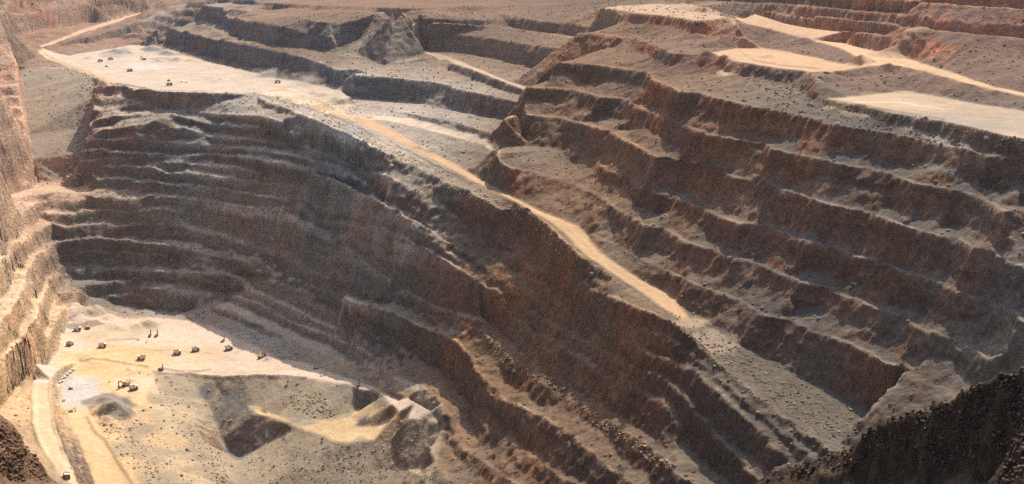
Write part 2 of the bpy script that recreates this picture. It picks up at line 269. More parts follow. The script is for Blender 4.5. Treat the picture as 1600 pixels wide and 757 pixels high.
L('v1', [(1180,22),(1231,38),(1269,45),(1300,48),(1350,53),(1412,60),(1506,73),(1553,78),(1600,82),(1700,95),(1900,130)], [1640,1530,1478,1440,1375,1300,1218,1198,1186,1120,1010])
L('v2', [(1120,2),(1219,6),(1287,12),(1334,17),(1412,24),(1475,32),(1537,37),(1600,43),(1700,50),(1900,75)], [1780,1610,1500,1440,1345,1290,1258,1230,1185,1085])
L('v3', [(1100,-30),(1300,-28),(1450,-16),(1600,-8),(1900,20)], [1850,1525,1355,1278,1135])
toe('v1', ['v2'], tal=.04, dmax=400, berm=0); toe('v2', ['v3'], tal=.04, dmax=500, berm=0)
L('back1', [(960,-2),(1000,-4),(1060,8),(1100,12)], [-101.0,-96.3,-92.4,-89.6])
# ---- hidden or out of frame ground that closes the pit
L('far', [(-300,-60),(0,-45),(400,-35),(700,-30),(1000,-34),(1100,-50),(1300,-55),(1600,-50),(1900,-30)], [4000,3900,3500,3200,2700,2300,1900,1600,1450])
# near rim of the lookout: dark slopes in both lower corners
L('nearR', [(1900,470),(1750,520),(1650,556),(1600,576),(1565,596),(1540,606),(1490,622),(1440,640),(1405,650),(1382,657),(1360,672),(1350,692),(1310,705),(1290,711),(1250,725),(1200,750),(1150,775),(1050,840),(900,930),(700,1000),(400,1000),(230,880),(150,800),(110,764),(95,755),(70,737),(48,712),(32,684),(20,662),(0,643),(-100,560),(-300,430)],
  [250,270,290,310,318,322,335,350,362,370,378,384,392,396,402,410,410,410,400,390,400,420,430,440,445,450,455,460,465,470,480,500], depth=True)
behind('nearR', 1.10, 26, 2)
L('nearR2', [(1900,620),(1750,680),(1600,742),(1450,757),(1350,760),(1250,775),(1150,820),(1050,890),(900,980),(700,1050),(400,1050),(230,930),(150,850),(60,800),(0,760),(-60,700),(-300,560)], [236,272,296,335,372,388,392,388,385,375,385,405,420,420,425,420,440], depth=True)
LINES.append([(-900,-60,-8),(-300,-30,-4),(-60,-6,-2.5),(0,-3,-2.2),(60,-6,-2.5),(300,-30,-4),(900,-60,-8)])
LINES.append([(-600,60,-40),(-200,36,-36),(0,26,-32),(200,36,-36),(700,80,-40)])
LINES.append([(-420,330,-235),(-100,340,-235),(120,335,-222),(260,310,-200),(420,300,-180)])
LINES.append([(-500,180,-120),(-160,160,-120),(0,150,-118),(100,150,-108),(300,170,-85)])
LINES.append([(-1500,-1200,-4),(0,-1000,-3),(1500,-1200,-4)])
FAR = 9000
BORDER = [(-5200,-1500,-6),(0,-1500,-6),(5200,-1500,-6),(5200,2500,-30),(5200,FAR,-40),(0,FAR,-40),(-5200,FAR,-40),(-5200,2500,-40)]
LINES.append([(-1500,900,-40),(-1500,2200,-50),(-2400,4200,-60)])
LINES.append([(-950,700,-200),(-1050,1400,-170)])
LINES.append([(1000,300,-60),(1500,900,-60),(1500,2000,-70),(1800,3400,-60)])
LINES.append([(-3400,6200,-60),(0,6000,-60),(2400,5200,-60)])

for nm, a_, b_ in (('ul15', 'uleft2', 'uleft1'), ('ul25', 'uleft3', 'uleft2'), ('v15', 'v2', 'v1'), ('v25', 'v3', 'v2'), ('b55', 'b6', 'b5')):
    mid(nm, a_, b_, .45); make_toe(nm, [a_], run=.4, tal=.1, dmax=400, berm=0)
for a_, k_ in TOES: make_toe(*a_, **k_)
# ------------------------------------------------------------------ terrain surface from those lines
verts, edges, zs = [], [], []
for P in LINES:
    base = len(verts)
    for i, p in enumerate(P):
        verts.append(Vector((p[0], p[1]))); zs.append(p[2])
        if i: edges.append((base + i - 1, base + i))
for p in BORDER: verts.append(Vector(p[:2])); zs.append(p[2])
ov, oe, of, ovo, oeo, ofo = delaunay_2d_cdt(verts, edges, [], 0, 0.5)
zo = np.full(len(ov), np.nan)
for i, src in enumerate(ovo):
    if src: zo[i] = np.mean([zs[k] for k in src])
V2 = np.array([(v.x, v.y) for v in ov])
bad = np.where(np.isnan(zo))[0]
E0 = np.array(oe)
if len(bad):                                  # crossings: weight the ends of the edges that meet there
    good = ~np.isnan(zo)
    for _ in range(6):
        for b in np.where(np.isnan(zo))[0]:
            m = E0[(E0 == b).any(1)]
            nb = m.sum(1) - b
            idx = [k for k, e in zip(nb, m) if not np.isnan(zo[k])]
            if len(idx) >= 2:
                d = np.hypot(*(V2[idx] - V2[b]).T) + 1e-3
                # neighbours that were constrained lines are the short ones; weight by 1/d
                zo[b] = float(np.sum(zo[idx] / d) / np.sum(1 / d))
    zo[np.isnan(zo)] = -200
    print('line crossings:', len(bad), [(round(V2[b][0]), round(V2[b][1])) for b in bad[:60]])
CELL = 2.0
QA, QR = 0.0011, 1.0          # mesh fineness across and along the view
X0, X1, Y0, Y1 = -1600.0, 1500.0, 0.0, 5200.0
NX, NY = int((X1 - X0) / CELL), int((Y1 - Y0) / CELL)
H0 = np.full((NY, NX), np.nan, np.float32)
def tri_fill(H, x0, y0, c, nx, ny):
    for f in of:
        if len(f) != 3: continue
        a, b, d = V2[f[0]], V2[f[1]], V2[f[2]]
        xa, xb = min(a[0], b[0], d[0]), max(a[0], b[0], d[0]); ya, yb = min(a[1], b[1], d[1]), max(a[1], b[1], d[1])
        i0, i1 = max(0, int((xa - x0) / c) ), min(nx - 1, int((xb - x0) / c) + 1)
        j0, j1 = max(0, int((ya - y0) / c) ), min(ny - 1, int((yb - y0) / c) + 1)
        if i1 < i0 or j1 < j0: continue
        gx = x0 + np.arange(i0, i1 + 1) * c; gy = (y0 + np.arange(j0, j1 + 1) * c)[:, None]
        det = (b[1] - d[1]) * (a[0] - d[0]) + (d[0] - b[0]) * (a[1] - d[1])
        if abs(det) < 1e-9: continue
        l0 = ((b[1] - d[1]) * (gx - d[0]) + (d[0] - b[0]) * (gy - d[1])) / det
        l1 = ((d[1] - a[1]) * (gx - d[0]) + (a[0] - d[0]) * (gy - d[1])) / det
        l2 = 1 - l0 - l1
        m = (l0 >= -1e-6) & (l1 >= -1e-6) & (l2 >= -1e-6)
        z = l0 * zo[f[0]] + l1 * zo[f[1]] + l2 * zo[f[2]]
        sub = H[j0:j1 + 1, i0:i1 + 1]; sub[m] = z[m]
tri_fill(H0, X0, Y0, CELL, NX, NY)
CC = 40.0
cnx, cny = int(10400 / CC) + 1, int(10500 / CC) + 1
HC = np.full((cny, cnx), np.nan, np.float32)
tri_fill(HC, -5200.0, -1500.0, CC, cnx, cny)
HC[np.isnan(HC)] = -40
H0[np.isnan(H0)] = -60

# ------------------------------------------------------------------ noise helpers
def hash2(ix, iy, seed):
    h = (ix.astype(np.int64) * 374761393 + iy.astype(np.int64) * 668265263 + seed * 1442695041) & 0xffffffff
    h = ((h ^ (h >> 13)) * 1274126177) & 0xffffffff
    h = h ^ (h >> 16)
    return (h & 0xffff).astype(np.float32) / 65535.0
def hash3(ix, iy, iz, seed):
    h = (ix.astype(np.int64) * 374761393 + iy.astype(np.int64) * 668265263 + iz.astype(np.int64) * 2147483647 + seed * 1442695041) & 0xffffffff
    h = ((h ^ (h >> 13)) * 1274126177) & 0xffffffff
    h = h ^ (h >> 16)
    return (h & 0xffff).astype(np.float32) / 65535.0
def vnoise3(x, y, z, s, seed):
    x = x / s; y = y / s; z = z / s
    ix = np.floor(x); iy = np.floor(y); iz = np.floor(z)
    fx = (x - ix).astype(np.float32); fy = (y - iy).astype(np.float32); fz = (z - iz).astype(np.float32)
    fx = fx * fx * (3 - 2 * fx); fy = fy * fy * (3 - 2 * fy); fz = fz * fz * (3 - 2 * fz)
    r = 0
    for a in (0, 1):
        for b in (0, 1):
            for c in (0, 1):
                r = r + hash3(ix + a, iy + b, iz + c, seed) * (fx if a else 1 - fx) * (fy if b else 1 - fy) * (fz if c else 1 - fz)
    return r * 2 - 1
def vnoise(x, y, s, seed):
    x = x / s; y = y / s
    ix = np.floor(x); iy = np.floor(y); fx = (x - ix).astype(np.float32); fy = (y - iy).astype(np.float32)
    ux = fx * fx * fx * (fx * (fx * 6 - 15) + 10); uy = fy * fy * fy * (fy * (fy * 6 - 15) + 10)
    a = hash2(ix, iy, seed); b = hash2(ix + 1, iy, seed); c = hash2(ix, iy + 1, seed); d = hash2(ix + 1, iy + 1, seed)
    return (a + (b - a) * ux + (c - a) * uy + (a - b - c + d) * ux * uy) * 2 - 1
def fbm(x, y, s, seed, octv=4, gain=0.5):
    o = 0; amp = 1; t = 0
    for k in range(octv):
        o = o + amp * vnoise(x + 31.7 * k, y - 17.3 * k, s / 2 ** k, seed + k * 7); t += amp; amp *= gain
    return o / t
def blur(A, n):
    for _ in range(n):
        A = (A + np.roll(A, 1, 0) + np.roll(A, -1, 0)) / 3; A = (A + np.roll(A, 1, 1) + np.roll(A, -1, 1)) / 3
    return A

# ------------------------------------------------------------------ ground kinds as world-space polygons
def poly_mask(P):
    P = np.array([(p[0], p[1]) for p in P])
    i0, i1 = max(0, int((P[:, 0].min() - X0) / CELL)), min(NX - 1, int((P[:, 0].max() - X0) / CELL) + 1)
    j0, j1 = max(0, int((P[:, 1].min() - Y0) / CELL)), min(NY - 1, int((P[:, 1].max() - Y0) / CELL) + 1)
    M = np.zeros((NY, NX), bool)
    gx = X0 + np.arange(i0, i1 + 1) * CELL; gy = (Y0 + np.arange(j0, j1 + 1) * CELL)[:, None]
    ins = np.zeros((j1 - j0 + 1, i1 - i0 + 1), bool)
    n = len(P)
    for k in range(n):
        xa, ya = P[k]; xb, yb = P[(k + 1) % n]
        if ya == yb: continue
        c = ((ya > gy) != (yb > gy)) & (gx < (xb - xa) * (gy - ya) / (yb - ya) + xa)
        ins ^= c
    M[j0:j1 + 1, i0:i1 + 1] = ins
    return M
def cells(px, py):
    """first ground hit along the view ray of a photo pixel (used to place things on the ground)"""
    a, y, z = ray(px, py)
    t = np.arange(200, 3600, 1.5)
    X, Y, Z = a * t, y * t, z * t
    i = np.clip(((X - X0) / CELL).astype(int), 0, NX - 1); j = np.clip(((Y - Y0) / CELL).astype(int), 0, NY - 1)
    h = H0[j, i]; k = int(np.argmax(h >= Z))
    return (float(X[k]), float(Y[k]), float(h[k]))
N_ = NAMED
def rev(a): return list(reversed(N_[a]))
def between(a, b, t):
    B = np.array(b); out = []
    for p in a:
        k = int(np.argmin(np.hypot(B[:, 0] - p[0], B[:, 1] - p[1]))); q = B[k]
        out.append(tuple(p[i] + (q[i] - p[i]) * t for i in range(3)))
    return out
nL = int(len(N_['roadL']) * .70); nR = int(len(N_['roadR']) * .66)
road = poly_mask(between(N_['roadL'][:nL], N_['roadR'], .33) + N_['roadR'][:nR][::-1])
rd_low = poly_mask(N_['rdlowU'] + rev('rdlowL')); rd_up = poly_mask(N_['rdupU'] + rev('rdupL'))
pr = poly_mask(N_['prU'] + rev('prR')[:] + rev('prL')) 
l2 = poly_mask(N_['L2b'][:60] + rev('L2'))
road1 = poly_mask(N_['road1L'] + rev('road1R'))
road2 = poly_mask(N_['pitpadL'] + rev('road2R'))
br = poly_mask(N_['b0'] + [at_z(x, y, z) for x, y, z in ((765,226,-243),(720,210,-238),(680,199,-236),(640,189,-234),(600,182,-230),(560,178,-227))])
b4r = poly_mask(N_['b4'] + rev('b4u'))
ROADM = road | rd_low | rd_up | pr | road1 | br | b4r
pad_up = poly_mask(N_['rdlowU'] + [at_z(*q) for q in ((250,143,-215),(335,146,-215),(395,144,-216),(440,150,-217),(500,160,-220),(545,176,-226))] + rev('padback'))
floorM = poly_mask(rev('floorleft') + N_['floorback'] + rev('floorfront')) 
floor2 = poly_mask(N_['road1R'][:1] + N_['pitpadL'] + rev('road2R') + rev('padR')) | poly_mask(N_['pitpadL'][:12] + rev('padR') + N_['floorfront'][:8])
pan1 = poly_mask(N_['panback'] + rev('B')[:14]); pan2 = poly_mask(N_['pan2b'] + rev('pan2f'))
ramp = poly_mask(N_['P5'] + rev('P5b'))
padlow = poly_mask(N_['padU'] + rev('padL_'))
topA = poly_mask([at_z(968,8,-97), at_z(990,4,-96), at_z(1070,12,-96), at_z(1150,27,-98)] + rev('A'))
screeM = poly_mask(N_['screeL'] + N_['scree1'] + rev('screeR') + rev('scree0'))
dumpM = poly_mask(N_['road2R'] + N_['frontslope2'] + [at_z(690,757,-500)] + rev('P5')[:3] + rev('floorfront') )
calm = blur(poly_mask(N_['P1'] + rev('P5b')).astype(np.float32), 6)
FLAT = ROADM | pad_up | floorM | floor2 | pan1 | pan2 | padlow | l2
flat = blur(FLAT.astype(np.float32), 2); flatw = blur(FLAT.astype(np.float32), 4)
soft = blur((screeM | dumpM | ramp).astype(np.float32), 4)

def samp(A, x, y):
    u = np.clip((x - X0) / CELL, 0, NX - 1.001); v = np.clip((y - Y0) / CELL, 0, NY - 1.001)
    i = u.astype(np.int32); j = v.astype(np.int32); fu = (u - i).astype(np.float32); fv = (v - j).astype(np.float32)
    return (A[j, i] * (1 - fu) + A[j, i + 1] * fu) * (1 - fv) + (A[j + 1, i] * (1 - fu) + A[j + 1, i + 1] * fu) * fv
def sampc(x, y):
    u = np.clip((x + 5200) / CC, 0, cnx - 1.001); v = np.clip((y + 1500) / CC, 0, cny - 1.001)
    i = u.astype(np.int32); j = v.astype(np.int32); fu = u - i; fv = v - j
    return (HC[j, i] * (1 - fu) + HC[j, i + 1] * fu) * (1 - fv) + (HC[j + 1, i] * (1 - fu) + HC[j + 1, i + 1] * fu) * fv
gy_, gx_ = np.gradient(blur(H0, 2), CELL)
SLOPE = np.hypot(gx_, gy_)
mean_slope = blur(np.clip(np.nan_to_num(SLOPE), 0, 3).astype(np.float32), 14)
steep_b = blur(np.clip((SLOPE - 0.45) / 0.8, 0, 1).astype(np.float32), 3)

def height(x, y):
    """final ground height: the surveyed surface, broken up by rock-scale relief"""
    fw = samp(flatw, x, y); sf = samp(soft, x, y)
    near = np.clip((700 - y) / 150, 0, 1)
    amp = (1 - 0.93 * fw) * (1 - 0.6 * sf) * (1 - .75 * samp(calm, x, y)) * np.clip(0.75 / np.maximum(samp(mean_slope, x, y), .1), 0.3, 1)
    wx = 5.0 * fbm(x, y, 95, 11, 2) + 5.0 * fbm(x, y, 34, 3, 3, 0.6) + 3.2 * fbm(x, y, 17, 4, 2) + 2.0 * fbm(x, y, 8, 5, 2)
    wy = 5.0 * fbm(x, y, 95, 21, 2) + 5.0 * fbm(x, y, 34, 13, 3, 0.6) + 3.2 * fbm(x, y, 17, 14, 2) + 2.0 * fbm(x, y, 8, 15, 2)
    xx, yy = x + wx * amp, y + wy * amp
    tw = np.clip((-430 - x) / 80, 0, 1) * np.clip((2250 - y) / 100, 0, 1) * .55
    xx = x + (xx - x) * (1 - tw); yy = y + (yy - y) * (1 - tw)
    h = samp(H0, xx, yy)
    st = samp(steep_b, xx, yy)
    # natural ledges: the rock breaks back in thin courses
    wreg = np.clip((-560 - x) / 60, 0, 1) * np.clip((y - 1500) / 200, 0, 1) * (1 - sf) * (1 - fw)
    for T_, k_, sd in ((11.0, .42, 43), (21.0, .85, 44)):
        ph = h / T_ + .55 * fbm(x, y, 55, sd, 3, .6); fr = ph - np.floor(ph); q_ = fr * fr * fr * (fr * (fr * 6 - 15) + 10)
        wt = st * (1 - fw) * (1 - sf) * (1 - .8 * tw) if T_ < 15 else wreg
        h = h + T_ * k_ * (q_ - fr) * wt
    rough = 1.8 * fbm(x, y, 14, 31, 3, 0.6) + 1.3 * np.abs(fbm(x, y, 6, 37, 2)) 
    big = 4.0 * fbm(x, y, 60, 41, 3)
    h = h + rough * (0.25 + 0.9 * st) * (1 - 0.9 * fw) * (1 - 0.3 * sf) + big * st * (1 - sf) * 0.6
    lw = np.clip((-430 - x) / 120, 0, 1) * np.clip((y - 800) / 200, 0, 1) * np.clip((2900 - y) / 200, 0, 1) * (1 - fw) * (1 - sf)
    h = h + lw * (1.2 * fbm(x, y * .6, 30, 63, 4, .6) + 1.5 * np.abs(fbm(x, y, 11, 64, 3, .6)))
    h = h + near * (3.2 * fbm(x, y, 22, 51, 5, 0.62) + 2.0 * np.abs(fbm(x, y, 6, 57, 3, 0.6)))
    h = h + 0.25 * fbm(x, y, 12, 61, 2) * fw
    return h
#TERRAIN_END

# ------------------------------------------------------------------ colours of rock and dust, as ground truth positions in the pit
CT = 10.0
tnx, tny = int((X1 - X0) / CT) + 1, int((Y1 - Y0) / CT) + 1
def tints(ctrl, base, basew=0.02):
    gx = (X0 + np.arange(tnx) * CT)[None, :]; gy = (Y0 + np.arange(tny) * CT)[:, None]
    num = np.ones((tny, tnx, 3), np.float32) * np.array(base) * basew; den = np.full((tny, tnx), basew, np.float32)
    for px, py, col, r in ctrl:
        x, y, z = cells(px, py)
        wgt = np.exp(-((gx - x) ** 2 + (gy - y) ** 2) / (r * r)).astype(np.float32)
        num += wgt[..., None] * np.array(col, np.float32); den += wgt
    return num / den[..., None]
DG = (.165, .160, .150); DB = (.175, .118, .080); RU = (.26, .115, .060); MG = (.165, .145, .125); BR = (.225, .138, .085)
ROCK = tints([
 (40,10,(.27,.19,.15),250),(180,50,(.17,.155,.145),150),(300,60,(.13,.135,.145),160),(250,85,(.14,.14,.15),100),(400,95,(.15,.15,.155),140),(450,50,(.15,.145,.15),160),(600,10,(.25,.18,.14),200),(500,110,(.14,.145,.15),80),
 (700,40,(.21,.165,.135),140),(850,55,(.21,.16,.13),140),(650,70,(.12,.12,.125),60),(760,85,(.2,.165,.13),100),(650,150,(.18,.155,.14),100),(760,160,(.17,.15,.14),80),(680,195,(.22,.19,.165),60),
 (1000,45,(.27,.15,.10),110),(950,80,RU,80),(900,120,DB,80),(1090,120,(.22,.12,.08),80),(1000,140,(.14,.115,.10),60),(1200,130,(.13,.115,.105),60),(1180,200,(.24,.12,.075),70),(1260,220,BR,70),(1450,245,(.25,.14,.075),50),(1400,190,(.13,.125,.12),50),
 (880,170,DB,70),(850,220,BR,70),(1000,200,BR,70),(1080,230,(.23,.12,.08),70),(1200,260,BR,60),(1330,280,(.18,.14,.105),60),(1500,330,(.22,.13,.075),60),(1570,300,(.14,.13,.12),60),
 (1000,270,(.15,.12,.10),60),(1150,300,DB,60),(1300,350,(.16,.12,.10),60),(1420,370,(.2,.12,.075),40),(1500,400,DG,50),(1580,440,DG,60),
 (850,300,RU,50),(900,320,(.17,.10,.07),50),(1000,360,DB,50),(1150,370,(.16,.125,.11),60),(1300,430,(.16,.12,.10),60),(1400,440,(.17,.13,.10),40),(1480,470,DG,50),(1550,500,DG,50),
 (1000,420,(.15,.115,.095),50),(1150,440,(.16,.115,.09),50),(1340,500,(.22,.125,.075),35),(1440,530,DG,50),(1250,490,(.15,.125,.11),50),(1200,530,(.19,.115,.085),35),(1300,560,DG,40),(1340,570,(.2,.115,.07),30),(1420,600,DG,40),
 (300,160,(.17,.15,.13),80),(200,180,(.17,.135,.11),60),(330,175,(.125,.12,.12),50),(380,200,(.19,.135,.09),50),(350,225,(.25,.13,.08),35),(250,210,DG,50),(450,200,(.15,.125,.105),60),(550,240,(.13,.13,.12),60),(200,220,(.17,.13,.10),50),(300,260,DG,60),(370,260,(.17,.135,.10),40),
 (450,260,DG,70),(200,280,MG,70),(330,310,MG,60),(390,330,(.17,.145,.115),50),(500,290,(.115,.11,.11),70),(600,330,DG,80),(480,340,(.15,.14,.12),50),(540,400,DG,80),(650,400,(.13,.12,.105),80),(700,320,(.15,.13,.11),60),(780,350,(.16,.115,.09),50),(690,350,(.22,.10,.06),18),
 (730,400,(.2,.12,.08),40),(850,380,BR,40),(700,440,(.14,.11,.09),50),(900,470,(.2,.13,.09),50),(1000,510,(.22,.13,.09),40),(850,500,DB,50),(600,500,(.11,.115,.115),60),(700,560,DB,50),(650,520,(.17,.12,.09),30),(850,560,DB,50),(1100,600,(.11,.09,.075),60),(1000,580,DB,40),
 (900,600,DB,40),(800,640,(.15,.115,.085),60),(950,720,(.12,.09,.075),60),(1150,700,(.09,.08,.075),60),(1230,720,(.07,.065,.06),50),(730,680,(.14,.11,.08),50),
 (130,320,(.17,.15,.12),60),(200,360,(.2,.165,.12),70),(300,400,(.19,.165,.125),70),(400,430,(.15,.145,.12),50),(150,400,(.10,.11,.12),50),(140,440,(.10,.11,.115),50),(200,440,(.14,.13,.125),60),(300,480,(.17,.155,.14),60),(450,470,(.15,.14,.12),50),(500,530,(.16,.145,.12),50),
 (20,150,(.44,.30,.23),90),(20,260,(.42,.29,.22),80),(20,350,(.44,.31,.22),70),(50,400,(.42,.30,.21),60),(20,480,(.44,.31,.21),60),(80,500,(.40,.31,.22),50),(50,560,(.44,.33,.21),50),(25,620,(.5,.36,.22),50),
 (1300,20,(.40,.23,.165),150),(1500,20,(.40,.21,.15),150),(1450,100,(.27,.20,.155),80),(1300,70,(.30,.22,.17),80),(1500,60,(.36,.23,.17),80),(1200,20,(.25,.2,.17),100),(1350,130,(.16,.15,.13),50),(1500,145,(.19,.17,.145),60),
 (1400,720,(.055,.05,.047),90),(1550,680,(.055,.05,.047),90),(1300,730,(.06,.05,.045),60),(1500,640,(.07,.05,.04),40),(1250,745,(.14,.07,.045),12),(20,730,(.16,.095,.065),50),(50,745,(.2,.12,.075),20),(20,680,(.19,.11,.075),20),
], (.17, .135, .11))
DUST = tints([
 (100,30,(.36,.27,.22),300),(300,60,(.34,.30,.27),200),(600,10,(.38,.29,.23),250),(500,60,(.29,.25,.20),120),(760,70,(.36,.28,.22),120),(600,90,(.33,.28,.23),80),(650,190,(.42,.36,.31),100),
 (1000,10,(.52,.38,.27),120),(1000,60,(.42,.26,.17),120),(1050,150,(.42,.28,.19),90),(1150,170,(.38,.29,.22),80),(1380,200,(.26,.24,.22),80),(1000,240,(.42,.29,.20),80),(1200,250,(.33,.27,.22),80),(1450,310,(.30,.26,.22),80),
 (970,260,(.46,.30,.20),50),(1150,330,(.38,.29,.22),60),(1300,370,(.34,.29,.24),60),(1450,420,(.35,.29,.23),50),(1550,460,(.35,.29,.22),50),(1050,380,(.36,.27,.20),50),(1400,490,(.32,.28,.23),50),(1560,570,(.42,.33,.26),50),
 (950,380,(.36,.28,.21),40),(1200,480,(.27,.24,.22),50),(1400,590,(.33,.28,.22),50),(1100,520,(.36,.29,.22),40),(1200,600,(.29,.25,.20),50),(1300,660,(.29,.25,.21),40),
 (840,400,(.36,.22,.14),40),(820,440,(.38,.27,.18),40),(790,480,(.38,.27,.18),40),(760,520,(.38,.25,.15),50),(800,560,(.40,.26,.16),50),(930,650,(.36,.25,.17),50),(740,580,(.40,.26,.17),50),(740,640,(.40,.26,.17),50),(850,530,(.36,.25,.17),40),
 (600,240,(.42,.36,.29),60),(560,330,(.42,.34,.25),60),(300,200,(.26,.24,.22),100),(500,300,(.22,.21,.20),60),(640,460,(.38,.32,.25),50),(400,410,(.40,.34,.26),60),(300,340,(.44,.38,.30),80),(450,480,(.46,.42,.36),60),(550,580,(.44,.37,.27),60),
 (150,430,(.17,.17,.175),60),(250,440,(.24,.22,.21),70),(450,150,(.46,.40,.33),80),(250,150,(.40,.35,.30),80),
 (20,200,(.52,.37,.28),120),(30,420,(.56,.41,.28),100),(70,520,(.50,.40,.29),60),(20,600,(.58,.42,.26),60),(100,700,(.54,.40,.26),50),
 (1300,20,(.46,.28,.20),150),(1500,60,(.46,.28,.20),150),
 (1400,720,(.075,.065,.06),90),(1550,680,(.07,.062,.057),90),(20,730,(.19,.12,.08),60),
 (350,650,(.34,.30,.23),60),(500,720,(.31,.27,.21),60),(640,700,(.29,.25,.20),40),
], (.34, .27, .21))
def tsamp(A, x, y):
    u = np.clip((x - X0) / CT, 0, tnx - 1.001); v = np.clip((y - Y0) / CT, 0, tny - 1.001)
    i = u.astype(np.int32); j = v.astype(np.int32); fu = (u - i)[..., None].astype(np.float32); fv = (v - j)[..., None].astype(np.float32)
    return (A[j, i] * (1 - fu) + A[j, i + 1] * fu) * (1 - fv) + (A[j + 1, i] * (1 - fu) + A[j + 1, i + 1] * fu) * fv

KIND = np.zeros((NY, NX), np.uint8)          # 0 rock, 1 road, 2 pit floor, 3 scree
KIND[screeM | dumpM] = 3
KIND[floorM | floor2 | pad_up | pan1 | pan2 | padlow | topA] = 2
KIND[ROADM | l2 | ramp] = 1
FCOL = np.zeros((NY, NX, 3), np.float32); FW = np.zeros((NY, NX), np.float32)
def paint(M, col, wgt=1.0): FCOL[M] = col; FW[M] = wgt
paint(screeM, (.30, .255, .205)); paint(dumpM, (.37, .315, .235), .8)
paint(floorM, (.60, .495, .415)); paint(floor2, (.60, .44, .26)); paint(pad_up, (.47, .40, .34)); paint(pan1, (.47, .32, .21)); paint(pan2, (.37, .30, .235))
paint(padlow, (.58, .44, .27)); paint(topA, (.46, .34, .24), .85); paint(ramp, (.50, .40, .27), .5); paint(poly_mask(N_['P1'] + rev('P5b')), (.56, .51, .44), .85)
paint(road, (.47, .33, .205)); paint(rd_low | rd_up, (.50, .385, .28)); paint(pr, (.52, .37, .245)); paint(br, (.58, .48, .39)); paint(b4r, (.44, .35, .26), .8)
paint(road1, (.62, .485, .33)); paint(l2, (.46, .375, .285), .6)
def spot(px, py, r, col, wgt=1.0):
    """a patch of different dust or broken rock lying on the ground"""
    x, y, z = cells(px, py)
    gx = X0 + np.arange(NX) * CELL; gy = Y0 + np.arange(NY) * CELL
    i0, i1 = max(0, int((x - 3 * r - X0) / CELL)), min(NX, int((x + 3 * r - X0) / CELL)); j0, j1 = max(0, int((y - 3 * r - Y0) / CELL)), min(NY, int((y + 3 * r - Y0) / CELL))
    gxx, gyy = np.meshgrid(gx[i0:i1], gy[j0:j1])
    d = np.hypot(gxx - x, gyy - y) / r + 0.7 * fbm(gxx, gyy, r * 0.9, 91, 4, 0.6)
    k = ((1.2 - d) / (0.5 if r > 29 else 0.18)).clip(0, 1)[..., None] * wgt
    FCOL[j0:j1, i0:i1] = FCOL[j0:j1, i0:i1] * (1 - k) + np.array(col, np.float32) * k
    FW[j0:j1, i0:i1] = np.maximum(FW[j0:j1, i0:i1], k[..., 0])
for q in [(160,565,55,(.62,.46,.27)),(230,560,50,(.62,.46,.28)),(130,590,30,(.62,.46,.27)),(200,560,50,(.62,.46,.27)),(300,560,45,(.60,.475,.34)),(120,530,32,(.57,.47,.38)),(170,520,45,(.52,.43,.32)),(215,515,30,(.50,.42,.31)),
          (120,600,34,(.50,.48,.48)),(135,620,34,(.50,.48,.48)),(165,625,24,(.24,.22,.20)),(190,630,22,(.24,.21,.18)),(180,648,20,(.36,.31,.23)),(215,600,34,(.60,.47,.35)),(205,650,30,(.55,.42,.28)),(235,640,26,(.54,.41,.25)),(260,690,30,(.50,.38,.24)),(300,740,34,(.46,.37,.26)),
          (150,680,34,(.60,.44,.26)),(185,735,34,(.60,.43,.25)),(120,510,16,(.25,.22,.2)),(145,506,14,(.25,.2,.18)),
          (230,105,60,(.50,.46,.43)),(180,88,40,(.30,.29,.29)),(240,80,36,(.24,.24,.26)),(275,95,22,(.24,.24,.26)),(250,92,26,(.30,.29,.28)),(300,100,30,(.50,.42,.30)),(340,112,50,(.50,.43,.37)),(330,122,16,(.36,.34,.30)),(425,120,26,(.30,.29,.27)),(470,130,40,(.54,.48,.43)),(500,155,40,(.44,.38,.29)),(530,165,30,(.46,.40,.32)),
          (1480,190,90,(.32,.28,.235)),(1400,160,60,(.43,.34,.25)),(1150,100,30,(.44,.32,.23)),
          (360,640,30,(.19,.185,.17)),(380,700,26,(.16,.16,.155)),(320,615,12,(.2,.2,.19)),(530,612,14,(.28,.25,.21)),(565,663,8,(.16,.15,.14)),(480,650,18,(.38,.32,.25)),
          (270,650,30,(.46,.38,.27)),(330,720,30,(.40,.33,.25)),
          (585,60,60,(.24,.21,.17)),(560,75,50,(.24,.21,.17)),(630,95,30,(.28,.25,.21)),(270,15,110,(.27,.235,.20)),(330,15,90,(.27,.235,.20)),(250,30,60,(.28,.24,.2)),
          (420,158,24,(.37,.33,.26)),(500,195,28,(.37,.33,.26)),(440,175,24,(.33,.30,.24)),(440,148,40,(.56,.47,.38)),(480,160,26,(.56,.44,.32)),(520,176,20,(.56,.43,.30)),(1110,530,30,(.28,.23,.18)),(1080,505,16,(.36,.28,.20)),
          (555,335,17,(.42,.35,.27)),(520,325,12,(.40,.34,.26)),(600,350,17,(.42,.35,.27)),(625,362,9,(.42,.35,.27)),(470,315,9,(.36,.32,.26)),
          (390,265,8,(.27,.21,.14)),(390,315,8,(.27,.21,.14)),(720,510,14,(.34,.29,.23)),(660,385,10,(.14,.08,.05)),(250,215,20,(.15,.11,.09)),
          ]: spot(*q)
HB = np.zeros((NY, NX), np.float32)
